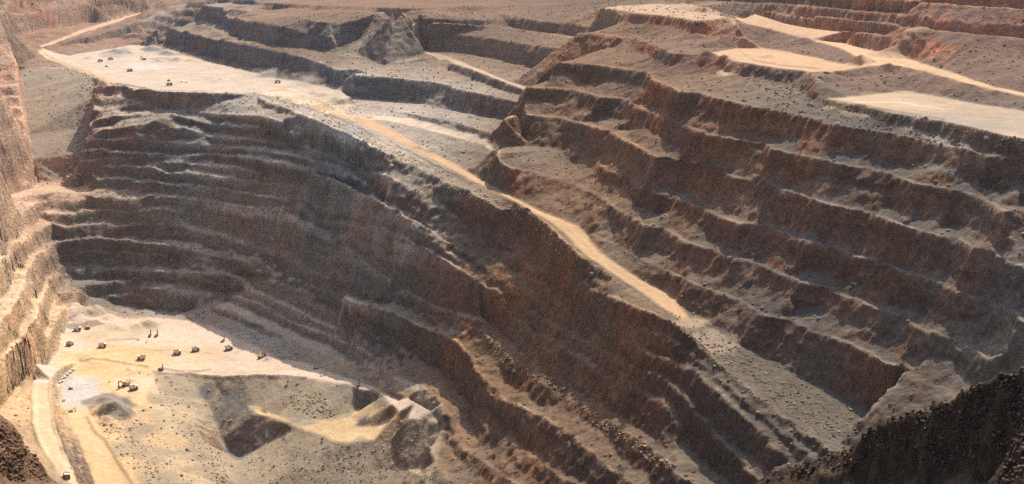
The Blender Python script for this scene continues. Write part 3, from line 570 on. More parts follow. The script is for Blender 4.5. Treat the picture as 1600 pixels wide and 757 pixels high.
def mound(px, py, r, hgt, sq=1.0):
    """a tipped heap"""
    x, y, z = cells(px, py); n = int(1.6 * r / CELL) + 2; i = int((x - X0) / CELL); j = int((y - Y0) / CELL)
    gxx = X0 + np.arange(i - n, i + n + 1) * CELL + 0 * Y0; gyy = Y0 + np.arange(j - n, j + n + 1)[:, None] * CELL
    gxx, gyy = np.meshgrid(gxx, gyy[:, 0]); d = np.hypot(gxx - x, (gyy - y) * sq) / r + .3 * fbm(gxx, gyy, r * .7, 93, 4, .6)
    sl_ = np.s_[j - n:j + n + 1, i - n:i + n + 1]; HB[sl_] = np.maximum(HB[sl_], (np.clip(1 - d, 0, 1) * hgt).astype(np.float32))
for q in ((180,84,42,13),(196,80,36,11),(238,78,34,13),(262,84,30,12),(276,96,24,9),(250,97,20,7),(330,124,18,6,.6),(345,126,18,6,.6),(425,116,30,12),(448,118,26,12),(140,92,22,7),(300,96,24,6),
          (232,508,20,9),(215,511,16,6),(185,513,18,6),(150,488,26,11),(122,498,20,9),(170,497,16,7),(182,640,24,12),(196,632,18,9),(165,628,14,7),(205,596,10,5),(418,563,10,5),(265,590,10,3),(168,658,16,7),
          (1100,96,26,8),(1125,100,20,6),(1250,66,26,5),(1200,90,16,4),(1390,108,12,5),(1345,96,20,9),(1405,86,40,14),(620,240,10,4),(675,236,14,6),(655,231,12,5),(505,150,16,6),(525,157,16,7),(490,146,14,5),(590,168,16,5)):
    mound(*q)
def stroke(pts, wid, col=None, wgt=.6, hgt=0.0):
    """a wheel track, a wet line or an earth windrow along the ground"""
    W = [cells(*q) for q in pts]; W = resample(W, 1.6)
    if max(math.dist(a[:2], b[:2]) for a, b in zip(W[:-1], W[1:])) > 60: return
    Q = np.array(W)[:, :2]; Q = Q + 2.5 * np.stack([fbm(Q[:, 0], Q[:, 1], 30, 97, 2), fbm(Q[:, 0], Q[:, 1], 30, 98, 2)], 1)
    for x, y in Q:
        n = int(2 * wid / CELL) + 2; i = int((x - X0) / CELL); j = int((y - Y0) / CELL)
        if not (n < i < NX - n and n < j < NY - n): continue
        gxx = X0 + np.arange(i - n, i + n + 1) * CELL - x; gyy = Y0 + np.arange(j - n, j + n + 1)[:, None] * CELL - y
        g = np.exp(-(gxx ** 2 + gyy ** 2) / (wid * wid * .5)).astype(np.float32)
        sl_ = np.s_[j - n:j + n + 1, i - n:i + n + 1]
        if hgt: HB[sl_] = np.maximum(HB[sl_], g * hgt)
        if col is not None:
            k = (np.clip(g * 1.4, 0, 1) * wgt)[..., None] * .35
            FCOL[sl_] = FCOL[sl_] * (1 - k) + np.array(col, np.float32) * k
            FW[sl_] = np.maximum(FW[sl_], np.clip(g * 1.4, 0, 1) * wgt)
BERM = (.40, .30, .20)
for pts in ([(81,594),(79,610),(79,625),(82,645),(85,658),(92,684),(98,706),(106,720)], [(139,652),(147,673),(156,682),(165,690),(180,714),(190,728),(200,742),(210,757)],
            [(50,594),(49,625),(53,669),(64,701),(84,728)], [(128,566),(145,561),(165,562),(200,568),(232,574)], [(250,583),(275,586),(300,585),(350,590),(400,587),(440,589),(479,591)],
            [(70,84),(100,99),(141,115),(170,128)], [(180,133),(230,141),(280,143),(335,143)], [(395,146),(440,158),(500,176),(540,190),(580,209)], [(620,228),(660,247),(700,268),(740,288)], [(790,313),(820,329),(846,350),(866,374)],
            [(172,532),(190,531),(215,530)], [(253,575),(290,582),(330,578)], [(1155,78),(1180,96),(1230,104),(1280,108)], [(1294,156),(1350,165),(1400,176),(1475,188)], [(115,590),(96,602),(94,622)]):
    stroke(pts, 3.2, BERM, .7, 2.6)
for q in ((190,84,26,(.25,.25,.26)),(240,80,26,(.24,.24,.26)),(265,86,22,(.24,.24,.26)),(150,490,24,(.42,.36,.28)),(232,508,16,(.42,.35,.27)),(182,640,20,(.27,.25,.22)),(675,236,10,(.42,.36,.3)),(1405,86,30,(.33,.22,.155))): spot(*q)
TR = (.33, .245, .16); LT = (.68, .54, .40)
for pts, w_, c_ in (([(64,600),(62,640),(68,680),(82,712),(100,740)], 2.2, TR), ([(71,600),(69,640),(76,680),(90,712)], 2.0, TR), ([(57,610),(56,640),(61,668)], 2, LT),
            ([(110,575),(140,558),(180,552),(230,556),(290,556),(340,560)], 3.0, LT), ([(120,565),(150,552),(200,547),(260,548),(330,553)], 2.5, TR), ([(120,545),(150,541),(200,540),(240,546),(270,558)], 2.5, TR),
            ([(250,577),(290,570),(340,572),(400,577),(440,579),(500,586)], 5, LT), ([(280,577),(330,582),(380,583),(430,578),(470,577)], 2.5, TR), ([(300,548),(340,556),(380,566)], 2, TR),
            ([(155,660),(165,690),(185,725),(200,757)], 2.5, TR), ([(130,670),(150,700),(165,730),(175,757)], 2.5, LT), ([(180,560),(210,580),(225,600),(222,625),(205,640)], 3, LT), ([(190,565),(215,590),(212,615)], 2, TR),
            ([(110,96),(150,112),(200,118),(250,122),(300,128),(350,136)], 4, LT), ([(170,100),(200,110),(240,118),(300,112),(350,105)], 3, TR), ([(260,100),(320,104),(380,116),(430,128)], 3, TR), ([(350,112),(390,118),(380,128),(340,122)], 2, TR),
            ([(450,140),(500,155),(530,172),(555,190)], 3, LT), ([(1200,44),(1260,58),(1330,80),(1400,95),(1480,118)], 2.5, TR), ([(1190,85),(1250,95),(1310,105),(1350,100)], 3, TR), ([(1330,160),(1400,160),(1480,172)], 4, LT), ([(1400,150),(1480,162),(1560,180)], 3, TR),
            ([(309,28),(328,42),(345,52),(359,60),(391,68)], 5, (.5,.42,.33)), ([(560,19),(620,18),(700,13)], 5, (.42,.34,.25)), ([(604,19),(596,28),(580,40)], 5, (.34,.28,.21)),
            ([(640,246),(690,268),(740,292),(800,322)], 2.2, TR), ([(880,352),(905,375),(935,405),(980,435),(1030,462)], 2.5, TR), ([(895,350),(925,385),(960,420),(1010,448)], 2.2, TR)):
    stroke(pts, w_, c_, .75)
FCB = np.stack([blur(FCOL[..., k] * FW, 1) for k in range(3)], -1); FWB = blur(FW, 1)
FCB = FCB / np.maximum(FWB, 1e-3)[..., None]

# ------------------------------------------------------------------ terrain mesh: a dense sheet, finer towards the lookout
az = np.concatenate([np.linspace(-1.6, -0.62, 24)[:-1], np.arange(-0.62, 0.62, QA), np.linspace(0.62, 1.6, 24)[1:]])
def lg(a, b, d): return np.exp(np.arange(math.log(a), math.log(b), d))
NEARY, FARY = lg(26, 240, .012), lg(4600, 8800, .02)
# rows crowd where the ground is steep, so rock faces get as many cells as the ledges
sub_ = az[::6]; dd = lg(240, 4600, .0009)
SA, SD = np.meshgrid(sub_, dd)
hp = samp(blur(H0, 1), SA * SD, SD); hp[:, np.abs(sub_) > .9] = -60
met = np.hypot(np.gradient(SD, axis=0), 0.8 * np.gradient(hp, axis=0)) / SD
met[dd < 700] *= .35; met[dd > 3400] *= .45
for _ in range(4): met = (met + np.roll(met, 1, 1) + np.roll(met, -1, 1)) / 3
cum = np.cumsum(met, 0); cum /= cum[-1]
NROW = int(1500 / QR)
rows = np.stack([np.interp(np.linspace(0, 1, NROW), cum[:, k], dd) for k in range(len(sub_))], 1)
for _ in range(3): rows = (rows + np.roll(rows, 1, 1) + np.roll(rows, -1, 1)) / 3
rows[:, 0] = rows[:, 1]; rows[:, -1] = rows[:, -2]
kk = np.interp(az, sub_, np.arange(len(sub_))); k0 = np.clip(np.floor(kk).astype(int), 0, len(sub_) - 2); ft = kk - k0
rows = rows[:, k0] * (1 - ft) + rows[:, k0 + 1] * ft
Y_ = np.concatenate([np.repeat(NEARY[:, None], len(az), 1), rows, np.repeat(FARY[:, None], len(az), 1)], 0)
A_ = np.repeat(az[None, :], len(Y_), 0)
Xg = A_ * np.maximum(Y_, 26); Yg = Y_.copy()
inside = (Xg > X0 + 6) & (Xg < X1 - 6) & (Yg < Y1 - 6)
Z = np.where(inside, height(Xg, Yg) + samp(HB, Xg, Yg), 0)
Zc = sampc(Xg, Yg)
Z = np.where(inside, Z, Zc)
nr, ncl = Xg.shape
print('grid', nr, ncl)
dz0 = np.gradient(Z, axis=0) / np.maximum(np.gradient(Yg, axis=0), 1e-3)
dz1 = np.gradient(Z, axis=1) / np.maximum(np.gradient(Xg, axis=1), 1e-3)
sl = np.hypot(dz0 - dz1 * A_, dz1)
# rock faces: blocks and cracks pushed in and out of the face itself
gxx = dz1; gyy = dz0 - dz1 * A_; gl = np.hypot(gxx, gyy) + 1e-3
stf = np.clip((blur(sl, 1) - 0.55) / 0.6, 0, 1) * inside * (1 - samp(flatw, Xg, Yg))
def blocks(x, y, z): return 1.5 * vnoise3(x, y, z * 1.2, 11, 201) + 1.1 * vnoise3(x, y, z * 1.3, 5.5, 202) + 0.7 * vnoise3(x, y, z * 1.3, 2.8, 203)
bl = blocks(Xg, Yg, Z) * stf
Xg = Xg + gxx / gl * bl; Yg = Yg + gyy / gl * bl
wxn = 5 * fbm(Xg, Yg, 25, 71, 3); wyn = 5 * fbm(Xg, Yg, 25, 72, 3)
rock = tsamp(ROCK, Xg + 6 * wxn, Yg + 6 * wyn); dust = tsamp(DUST, Xg, Yg)
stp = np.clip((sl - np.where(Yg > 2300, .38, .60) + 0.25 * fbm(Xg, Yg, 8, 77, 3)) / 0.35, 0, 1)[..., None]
crack = vnoise3(Xg, Yg, Z * 1.5, 4.5, 211)[..., None]
strat = fbm(Z * 1.0 + 14 * fbm(Xg, Yg, 60, 81, 2), Xg * 0.06 + Yg * 0.06, 9, 83, 3)[..., None]
gul = (0.6 * vnoise3(Xg, Yg, Z, 9, 85) + 0.4 * fbm(Xg, Yg, 6, 86, 2))[..., None]; big = fbm(Xg, Yg, 45, 87, 3)[..., None]
rock = rock * (1 + 0.42 * strat + 0.15 * gul + 0.24 * big + 0.20 * crack)
edge = np.clip((samp(blur(H0, 1), Xg, Yg) - samp(blur(H0, 6), Xg, Yg)) / 4.0, 0, 1)[..., None]  # convex bench crests: pale broken rock, brightened further as a painted sunlit lip
rock = rock * (1 + np.clip(fbm(Xg, Yg, 70, 89, 3)[..., None], 0, 1) * np.array([.5, -.02, -.25]))
dustk = np.interp(Xg, [-700, -520, 0, 200], [.92, .70, .54, .42])[..., None] * np.ones_like(Xg)[..., None]  # dust darkens rightwards, standing in for shade on the right wall's aprons
farw = np.clip((Yg[..., None] - 2250) / 500, 0, 1)
dust = dust * (1 - farw * np.array([.22, .34, .40])) * dustk * (1 + 0.22 * gul + 0.2 * big + 0.18 * crack)
dust = dust * (1 + np.interp(Xg, [150, 420], [0, 1])[..., None] * np.array([-.12, -.04, .08]))  # bluish grey of the shaded, hazy right aprons put into the dust colour
dust = dust * (1 + np.interp(Xg, [-520, -400], [.35, 1.3])[..., None] * edge * np.array([1.08, 1.0, .9]) * (Yg[..., None] > 800))  # sunlit crest lines painted into the dust, weaker on the left wall
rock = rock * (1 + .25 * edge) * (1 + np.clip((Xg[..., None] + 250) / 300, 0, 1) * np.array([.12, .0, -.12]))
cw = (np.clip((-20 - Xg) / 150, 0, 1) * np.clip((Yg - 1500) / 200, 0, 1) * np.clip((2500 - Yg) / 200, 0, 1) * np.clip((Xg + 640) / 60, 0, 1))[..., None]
rock = rock * (1 + cw * np.array([.04, .14, .18])) * (1 + cw * .40 * strat) * (1 + 1.1 * cw * edge); dust = dust * (1 + .45 * cw); dust = dust * (1 + cw * np.array([-.04, .0, .05]))  # crest highlight painted more strongly on the centre wall
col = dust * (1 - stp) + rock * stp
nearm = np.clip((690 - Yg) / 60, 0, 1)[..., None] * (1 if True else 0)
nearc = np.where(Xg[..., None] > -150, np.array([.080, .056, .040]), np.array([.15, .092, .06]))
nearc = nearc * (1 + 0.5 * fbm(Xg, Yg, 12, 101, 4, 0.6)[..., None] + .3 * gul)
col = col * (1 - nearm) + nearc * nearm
fwv = samp(FWB, Xg + 0.5 * wxn, Yg + 0.5 * wyn)[..., None]
fcv = np.stack([samp(FCB[..., k], Xg + 0.5 * wxn, Yg + 0.5 * wyn) for k in range(3)], -1)
fcv = fcv * (1 + 0.16 * fbm(Xg, Yg, 28, 95, 4, 0.6)[..., None] + 0.05 * gul)
k = np.clip(fwv, 0, 1) * (1 - 0.75 * np.clip((sl[..., None] - 0.75) / 0.5, 0, 1))
col = col * (1 - k) + fcv * k
col = np.clip(col, 0.01, 0.8)
rocky = np.clip(np.maximum(stp[..., 0], 0.45) * (1 - k[..., 0]) + 0.30 * k[..., 0], 0, 1)
ki = KIND[np.clip(((Yg - Y0) / CELL).astype(int), 0, NY - 1), np.clip(((Xg - X0) / CELL).astype(int), 0, NX - 1)]
ki = np.where(inside, ki, 0)

def new_mat(name):
    m = bpy.data.materials.new(name); m.use_nodes = True; t = m.node_tree
    return m, t, t.nodes['Principled BSDF']
def link(t, a, b): t.links.new(a, b)
def ground_mat(name):
    m, t, p = new_mat(name); N = t.nodes
    at = N.new('ShaderNodeAttribute'); at.attribute_name = 'tone'
    rk = N.new('ShaderNodeAttribute'); rk.attribute_name = 'rocky'
    geo = N.new('ShaderNodeNewGeometry')
    mp = N.new('ShaderNodeMapping'); mp.inputs['Scale'].default_value = (1, 1, 1.5)
    link(t, geo.outputs['Position'], mp.inputs['Vector'])
    n1 = N.new('ShaderNodeTexNoise'); n1.inputs['Scale'].default_value = 0.16; n1.inputs['Detail'].default_value = 7; n1.inputs['Roughness'].default_value = 0.68
    link(t, mp.outputs[0], n1.inputs['Vector'])
    v1 = N.new('ShaderNodeTexVoronoi'); v1.inputs['Scale'].default_value = 0.22; v1.feature = 'F1'
    link(t, geo.outputs['Position'], v1.inputs['Vector'])
    n2 = N.new('ShaderNodeTexNoise'); n2.inputs['Scale'].default_value = 0.9; n2.inputs['Detail'].default_value = 4; n2.inputs['Roughness'].default_value = 0.6
    link(t, geo.outputs['Position'], n2.inputs['Vector'])
    # colour = tone * (mottling whose strength follows how rocky the ground is)
    mr = N.new('ShaderNodeMapRange'); mr.inputs[1].default_value = 0.3; mr.inputs[2].default_value = 0.7; mr.inputs[3].default_value = 0.52; mr.inputs[4].default_value = 1.55
    link(t, n1.outputs[0], mr.inputs[0])
    mx = N.new('ShaderNodeMix'); mx.data_type = 'FLOAT'; mx.inputs[2].default_value = 1.0
    link(t, rk.outputs['Fac'], mx.inputs[0]); link(t, mr.outputs[0], mx.inputs[3])
    vm = N.new('ShaderNodeVectorMath'); vm.operation = 'SCALE'
    link(t, at.outputs['Color'], vm.inputs[0]); link(t, mx.outputs[0], vm.inputs['Scale'])
    link(t, vm.outputs[0], p.inputs['Base Color'])
    p.inputs['Roughness'].default_value = 0.95; p.inputs['Specular IOR Level'].default_value = 0.15
    # relief too fine for the mesh
    ad = N.new('ShaderNodeMath'); ad.operation = 'ADD'; link(t, n1.outputs[0], ad.inputs[0])
    ml = N.new('ShaderNodeMath'); ml.operation = 'MULTIPLY'; ml.inputs[1].default_value = 0.35; link(t, v1.outputs['Distance'], ml.inputs[0]); link(t, ml.outputs[0], ad.inputs[1])
    ad2 = N.new('ShaderNodeMath'); ad2.operation = 'MULTIPLY_ADD'; ad2.inputs[1].default_value = 0.35; link(t, n2.outputs[0], ad2.inputs[0]); link(t, ad.outputs[0], ad2.inputs[2])
    bp = N.new('ShaderNodeBump'); bp.inputs['Distance'].default_value = 4.5
    bs = N.new('ShaderNodeMath'); bs.operation = 'MULTIPLY'; bs.inputs[1].default_value = 0.9; link(t, rk.outputs['Fac'], bs.inputs[0]); link(t, bs.outputs[0], bp.inputs['Strength'])
    link(t, ad2.outputs[0], bp.inputs['Height']); link(t, bp.outputs[0], p.inputs['Normal'])
    return m
GM = ground_mat('ground_rock_and_dust')

idx = (np.arange(nr - 1)[:, None] * ncl + np.arange(ncl - 1)[None, :])
quads = np.stack([idx, idx + 1, idx + ncl + 1, idx + ncl], -1).reshape(-1, 4)
kq = ki[:-1, :-1].reshape(-1)
co = np.stack([Xg, Yg, Z], -1).reshape(-1, 3).astype(np.float32)
colf = np.concatenate([col.reshape(-1, 3), np.ones((nr * ncl, 1))], 1).astype(np.float32); rkf = rocky.reshape(-1).astype(np.float32)
def mesh_from(name, V, Fq, mat, cols=None, rk=None, smooth=False):
    me = bpy.data.meshes.new(name); n = Fq.shape[1]
    me.vertices.add(len(V)); me.vertices.foreach_set('co', V.astype(np.float32).ravel())
    me.loops.add(len(Fq) * n); me.loops.foreach_set('vertex_index', Fq.astype(np.int32).ravel())
    me.polygons.add(len(Fq)); me.polygons.foreach_set('loop_start', np.arange(0, len(Fq) * n, n, dtype=np.int32))
    me.polygons.foreach_set('use_smooth', np.full(len(Fq), smooth))
    me.update(calc_edges=True)
    if cols is not None:
        a = me.attributes.new('tone', 'FLOAT_COLOR', 'POINT'); a.data.foreach_set('color', cols.ravel())
        b = me.attributes.new('rocky', 'FLOAT', 'POINT'); b.data.foreach_set('value', rk)
    me.materials.append(mat)
    o = bpy.data.objects.new(name, me); C.objects.link(o)
    return o
for kind, name, label in ((0, 'terrain', 'benched rock walls of the open pit with jagged dark faces and dusty ledges'),
                          (1, 'haul_road', 'tan dirt haul roads ramping along the pit walls'),
                          (2, 'pit_floor', 'pale dusty working floors of the pit'),
                          (3, 'scree_slope', 'smooth slopes of tipped grey broken rock')):
    q = quads[kq == kind]
    used, inv = np.unique(q.ravel(), return_inverse=True)
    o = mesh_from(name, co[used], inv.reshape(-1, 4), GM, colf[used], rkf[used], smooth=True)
    o['label'] = label; o['kind'] = 'structure'

# ------------------------------------------------------------------ placing things on the finished ground
def hit(px, py):
    a, y, z = ray(px, py)
    t = np.arange(330, 3600, 1.5)
    X, Y, Zr = a * t, y * t, z * t
    h = height(X, Y) + samp(HB, X, Y)
    k = int(np.argmax(h >= Zr))
    return Vector((float(X[k]), float(Y[k]), float(h[k])))
def hits(pxs, pys):
    out = np.zeros((len(pxs), 3)); t = np.arange(330, 3600, 2.5)
    for s0 in range(0, len(pxs), 400):
        P = np.array([ray(a, b) for a, b in zip(pxs[s0:s0 + 400], pys[s0:s0 + 400])])
        X = P[:, :1] * t; Y = P[:, 1:2] * t; Zr = P[:, 2:] * t
        h = samp(H0, X, Y); k = np.argmax(h >= Zr, 1); r = np.arange(len(P))
        out[s0:s0 + 400] = np.stack([X[r, k], Y[r, k], h[r, k]], 1)
    out[:, 2] = height(out[:, 0], out[:, 1]) + samp(HB, out[:, 0], out[:, 1])
    return out

def paintm(name, col, rough=0.6, metal=0.0, dusty=0.35):
    m, t, p = new_mat(name); N = t.nodes
    g = N.new('ShaderNodeNewGeometry'); n = N.new('ShaderNodeTexNoise'); n.inputs['Scale'].default_value = 0.9; n.inputs['Detail'].default_value = 4
    link(t, g.outputs['Position'], n.inputs['Vector'])
    mr = N.new('ShaderNodeMapRange'); mr.inputs[1].default_value = .4; mr.inputs[2].default_value = .7; mr.inputs[3].default_value = 0.05; mr.inputs[4].default_value = dusty * 1.8
    link(t, n.outputs[0], mr.inputs[0])
    mx = N.new('ShaderNodeMix'); mx.data_type = 'RGBA'; mx.inputs[6].default_value = (*col, 1); mx.inputs[7].default_value = (.42, .33, .24, 1)
    link(t, mr.outputs[0], mx.inputs[0]); link(t, mx.outputs[2], p.inputs['Base Color'])
    p.inputs['Roughness'].default_value = rough; p.inputs['Metallic'].default_value = metal
    return m
YEL = paintm('dusty_yellow_paint', (.62, .38, .05)); PALE = paintm('pale_steel', (.72, .68, .62), .55); DARKM = paintm('dark_steel', (.06, .055, .05), .6)
TYRE = paintm('tyre_rubber', (.025, .024, .023), .9, dusty=.2); GLASS = paintm('cab_glass', (.03, .04, .05), .12, dusty=.08); WHITE = paintm('white_paint', (.78, .77, .74), .45, dusty=.2)
ORNG = paintm('orange_paint', (.62, .20, .05)); ROCKL = paintm('broken_ore', (.30, .27, .24), .95); RED = paintm('maroon_paint', (.22, .05, .04))

class MB:
    def __init__(s): s.v = []; s.f = []
    def add(s, v, f):
        b = len(s.v); s.v += [tuple(q) for q in v]; s.f += [tuple(b + i for i in q) for q in f]; return s
    def box(s, c, d, rx=0, ry=0, rz=0, taper=(1, 1), bev=0.0):
        M = Matrix.Rotation(rz, 3, 'Z') @ Matrix.Rotation(ry, 3, 'Y') @ Matrix.Rotation(rx, 3, 'X')
        hx, hy, hz = d[0] / 2, d[1] / 2, d[2] / 2; tx, ty = taper; b = min(bev, hx * .8, hy * .8)
        ring = lambda X, Y, z: [(-X + b, -Y, z), (X - b, -Y, z), (X, -Y + b, z), (X, Y - b, z), (X - b, Y, z), (-X + b, Y, z), (-X, Y - b, z), (-X, -Y + b, z)]
        if b > 0:
            V = ring(hx, hy, -hz) + ring(hx * tx, hy * ty, hz)
            Fc = [tuple(range(7, -1, -1)), tuple(range(8, 16))] + [(i, (i + 1) % 8, 8 + (i + 1) % 8, 8 + i) for i in range(8)]
        else:
            V = [(-hx, -hy, -hz), (hx, -hy, -hz), (hx, hy, -hz), (-hx, hy, -hz), (-hx * tx, -hy * ty, hz), (hx * tx, -hy * ty, hz), (hx * tx, hy * ty, hz), (-hx * tx, hy * ty, hz)]
            Fc = [(3, 2, 1, 0), (4, 5, 6, 7), (0, 1, 5, 4), (1, 2, 6, 5), (2, 3, 7, 6), (3, 0, 4, 7)]
        return s.add([M @ Vector(q) + Vector(c) for q in V], Fc)
    def cyl(s, a, b, r, r2=None, n=14):
        a, b = Vector(a), Vector(b); d = (b - a).normalized(); u = d.orthogonal().normalized(); w_ = d.cross(u); r2 = r if r2 is None else r2
        V = [a + (u * math.cos(2 * math.pi * k / n) + w_ * math.sin(2 * math.pi * k / n)) * r for k in range(n)] + [b + (u * math.cos(2 * math.pi * k / n) + w_ * math.sin(2 * math.pi * k / n)) * r2 for k in range(n)]
        return s.add(V, [tuple(range(n - 1, -1, -1)), tuple(range(n, 2 * n))] + [(i, (i + 1) % n, n + (i + 1) % n, n + i) for i in range(n)])
    def prism(s, prof, y0, y1):
        n = len(prof); V = [(x, y0, z) for x, z in prof] + [(x, y1, z) for x, z in prof]
        return s.add(V, [tuple(range(n)), tuple(range(2 * n - 1, n - 1, -1))] + [(i, n + i, n + (i + 1) % n, (i + 1) % n) for i in range(n)])
    def build(s, name, mat, parent):
        me = bpy.data.meshes.new(name); me.from_pydata(s.v, [], s.f); me.update(); me.materials.append(mat)
        o = bpy.data.objects.new(name, me); C.objects.link(o); o.parent = parent; return o
def root(name, label, cat, group=None):
    o = bpy.data.objects.new(name, None); C.objects.link(o); o['label'] = label; o['category'] = cat
    if group: o['group'] = group
    return o
def copy_tree(o, parent=None):
    c = o.copy(); C.objects.link(c)
    if parent: c.parent = parent
    for ch in [q for q in C.objects if q.parent == o]: copy_tree(ch, c)
    return c
def wheel(r, x, y, w_, parent):
    t = MB().cyl((x, y - w_ / 2, r), (x, y + w_ / 2, r), r, n=18).build('wheel', TYRE, parent)
    s = 1 if y > 0 else -1
    MB().cyl((x, y + s * w_ * .5, r), (x, y + s * (w_ * .5 + .08), r), r * .45, n=12).build('rim', YEL, t)

def haul_truck():
    o = root('haul_truck', '', 'truck', 'haul trucks at work in the pit')
    MB().box((-.4, 0, 2.1), (10.4, 2.6, 1.0)).box((4.1, 0, 1.5), (1.2, 5.6, .7)).box((-3.2, 0, 1.9), (1.2, 4.4, .9)).build('chassis', YEL, o)
    MB().box((4.0, 0, 3.1), (2.6, 3.0, 2.0), bev=.15).build('engine_hood', YEL, o)
    MB().box((5.36, 0, 3.0), (.14, 2.5, 1.6)).build('radiator', DARKM, o)
    MB().box((3.4, 0, 4.2), (3.4, 7.2, .18)).build('deck', YEL, o)
    c = MB().box((3.1, 2.3, 5.1), (2.0, 2.0, 1.7), taper=(.86, .9)).build('cab', WHITE, o)
    MB().box((4.07, 2.3, 5.25), (.08, 1.6, .8)).box((3.1, 3.26, 5.25), (1.3, .08, .8)).build('window', GLASS, c)
    r_ = MB()
    for y in (-3.5, 3.5): r_.cyl((1.8, y, 5.2), (5.0, y, 5.2), .07, n=6); [r_.cyl((x, y, 4.25), (x, y, 5.2), .05, n=5) for x in (1.8, 3.4, 5.0)]
    r_.cyl((5.0, -3.5, 5.2), (5.0, 3.5, 5.2), .07, n=6); r_.build('railing', YEL, o)
    MB().cyl((5.3, -2.9, 1.2), (4.9, -2.7, 4.2), .12, n=6).cyl((5.3, -2.2, 1.2), (4.9, -2.0, 4.2), .12, n=6).build('ladder', YEL, o)
    # tray: floor rising to the back, side walls, front canopy over the cab
    t = MB()
    prof = [(2.2, 3.4), (1.6, 3.0), (-3.4, 3.0), (-6.2, 4.6), (-6.2, 5.0), (-5.6, 5.7), (1.6, 6.2), (2.3, 6.1)]
    t.prism(prof, 3.35, 3.65).prism(prof, -3.65, -3.35)
    t.box((2.1, 0, 4.7), (.3, 6.7, 2.8)); t.box((-.9, 0, 3.05), (5.4, 6.7, .3)); t.box((-4.8, 0, 3.85), (3.3, 6.7, .3), ry=math.radians(30))
    for x in (-4.2, -2.6, -1.0, .6): t.box((x, 3.75, 4.6), (.3, .22, 2.4)).box((x, -3.75, 4.6), (.3, .22, 2.4))
    tr = t.build('tray', PALE, o)
    MB().box((4.0, 0, 6.15), (4.0, 7.2, .22), taper=(.98, .96)).build('canopy', PALE, tr)
    ld = MB(); rr = random.Random(4)
    ld.box((-1.4, 0, 4.4), (6.6, 6.4, 2.4), taper=(.55, .5), bev=.8)
    for k in range(18): ld.box((-1.6 + rr.uniform(-2.4, 2.2), rr.uniform(-2.2, 2.2), 5.3 + rr.uniform(-.3, .3)), (1.0, .9, .7), rr.random(), rr.random(), rr.random() * 3)
    ld.build('load', ROCKL, o)
    for x, y, w_ in ((3.6, 2.9, 1.1), (3.6, -2.9, 1.1), (-3.2, 2.5, 2.2), (-3.2, -2.5, 2.2)): wheel(1.75, x, y, w_, o)
    return o
def tracks(o, L_, g, w_, h):
    for y in (-g, g):
        MB().prism([(-L_ / 2, .35), (-L_ / 2 + .5, 0), (L_ / 2 - .5, 0), (L_ / 2, .35), (L_ / 2, h - .3), (L_ / 2 - .5, h), (-L_ / 2 + .5, h), (-L_ / 2, h - .3)], y - w_ / 2, y + w_ / 2).build('track', DARKM, o)
def digger(paint):
    o = root('excavator', '', 'excavator', 'mining excavators')
    tracks(o, 7.4, 2.4, 1.2, 1.7)
    MB().box((0, 0, 1.5), (2.6, 4.4, .9)).build('undercarriage', DARKM, o)
    h = MB().box((-1.2, 0, 3.3), (6.4, 5.4, 2.6), bev=.35, taper=(.96, .94)).build('house', paint, o)
    MB().box((-4.7, 0, 3.1), (1.2, 5.2, 2.2), bev=.3).build('counterweight', DARKM, h)
    c = MB().box((1.7, 1.8, 5.4), (2.0, 1.8, 2.2), taper=(.9, .9)).build('cab', WHITE, o)
    MB().box((2.72, 1.8, 5.5), (.08, 1.4, 1.4)).box((1.7, 2.72, 5.5), (1.5, .08, 1.3)).build('window', GLASS, c)
    MB().prism([(1.6, 3.3), (2.6, 3.0), (6.0, 7.4), (9.2, 7.9), (9.2, 8.5), (5.4, 8.6)], -.55, .55).build('boom', paint, o)
    MB().prism([(8.6, 8.9), (9.8, 8.9), (10.3, 5.2), (9.6, 3.0), (9.0, 3.1)], -.4, .4).build('arm', paint, o)
    MB().prism([(9.9, 3.3), (8.8, 3.1), (7.7, 1.9), (8.0, .7), (9.3, .6), (10.0, 1.4)], -1.4, 1.4).build('bucket', DARKM, o)
    MB().cyl((3.0, .7, 3.6), (5.4, .7, 6.8), .2, n=8).cyl((3.0, -.7, 3.6), (5.4, -.7, 6.8), .2, n=8).cyl((6.2, 0, 8.9), (8.8, 0, 9.0), .2, n=8).build('hydraulic_ram', DARKM, o)
    return o
def drill(paint):
    o = root('drill_rig', '', 'drill rig', 'blast hole drill rigs')
    tracks(o, 5.2, 1.7, .8, 1.2)
    MB().box((-.4, 0, 2.3), (6.8, 3.0, 1.9), bev=.2).build('machinery_house', paint, o)
    c = MB().box((3.4, .8, 2.8), (1.6, 1.5, 2.2), taper=(.9, .9)).build('cab', WHITE, o)
    MB().box((4.22, .8, 3.0), (.08, 1.2, 1.1)).build('window', GLASS, c)
    m = MB()
    for x, y in ((3.1, -1.3), (3.1, -.3), (4.1, -1.3), (4.1, -.3)): m.box((x, y, 5.6), (.3, .3, 9.6))
    for k in range(7):
        z = 1.4 + k * 1.5; m.box((3.6, -1.3, z), (1.2, .16, .16)).box((3.6, -.3, z), (1.2, .16, .16)).box((3.1, -.8, z), (.16, 1.2, .16)).box((4.1, -.8, z), (.16, 1.2, .16))
    m.build('mast', paint, o)
    MB().cyl((3.6, -.8, .1), (3.6, -.8, 9.4), .18, n=8).build('drill_string', DARKM, o)
    MB().cyl((-1.0, -.8, 3.2), (2.9, -.8, 6.0), .14, n=6).build('mast_brace', DARKM, o)
    return o
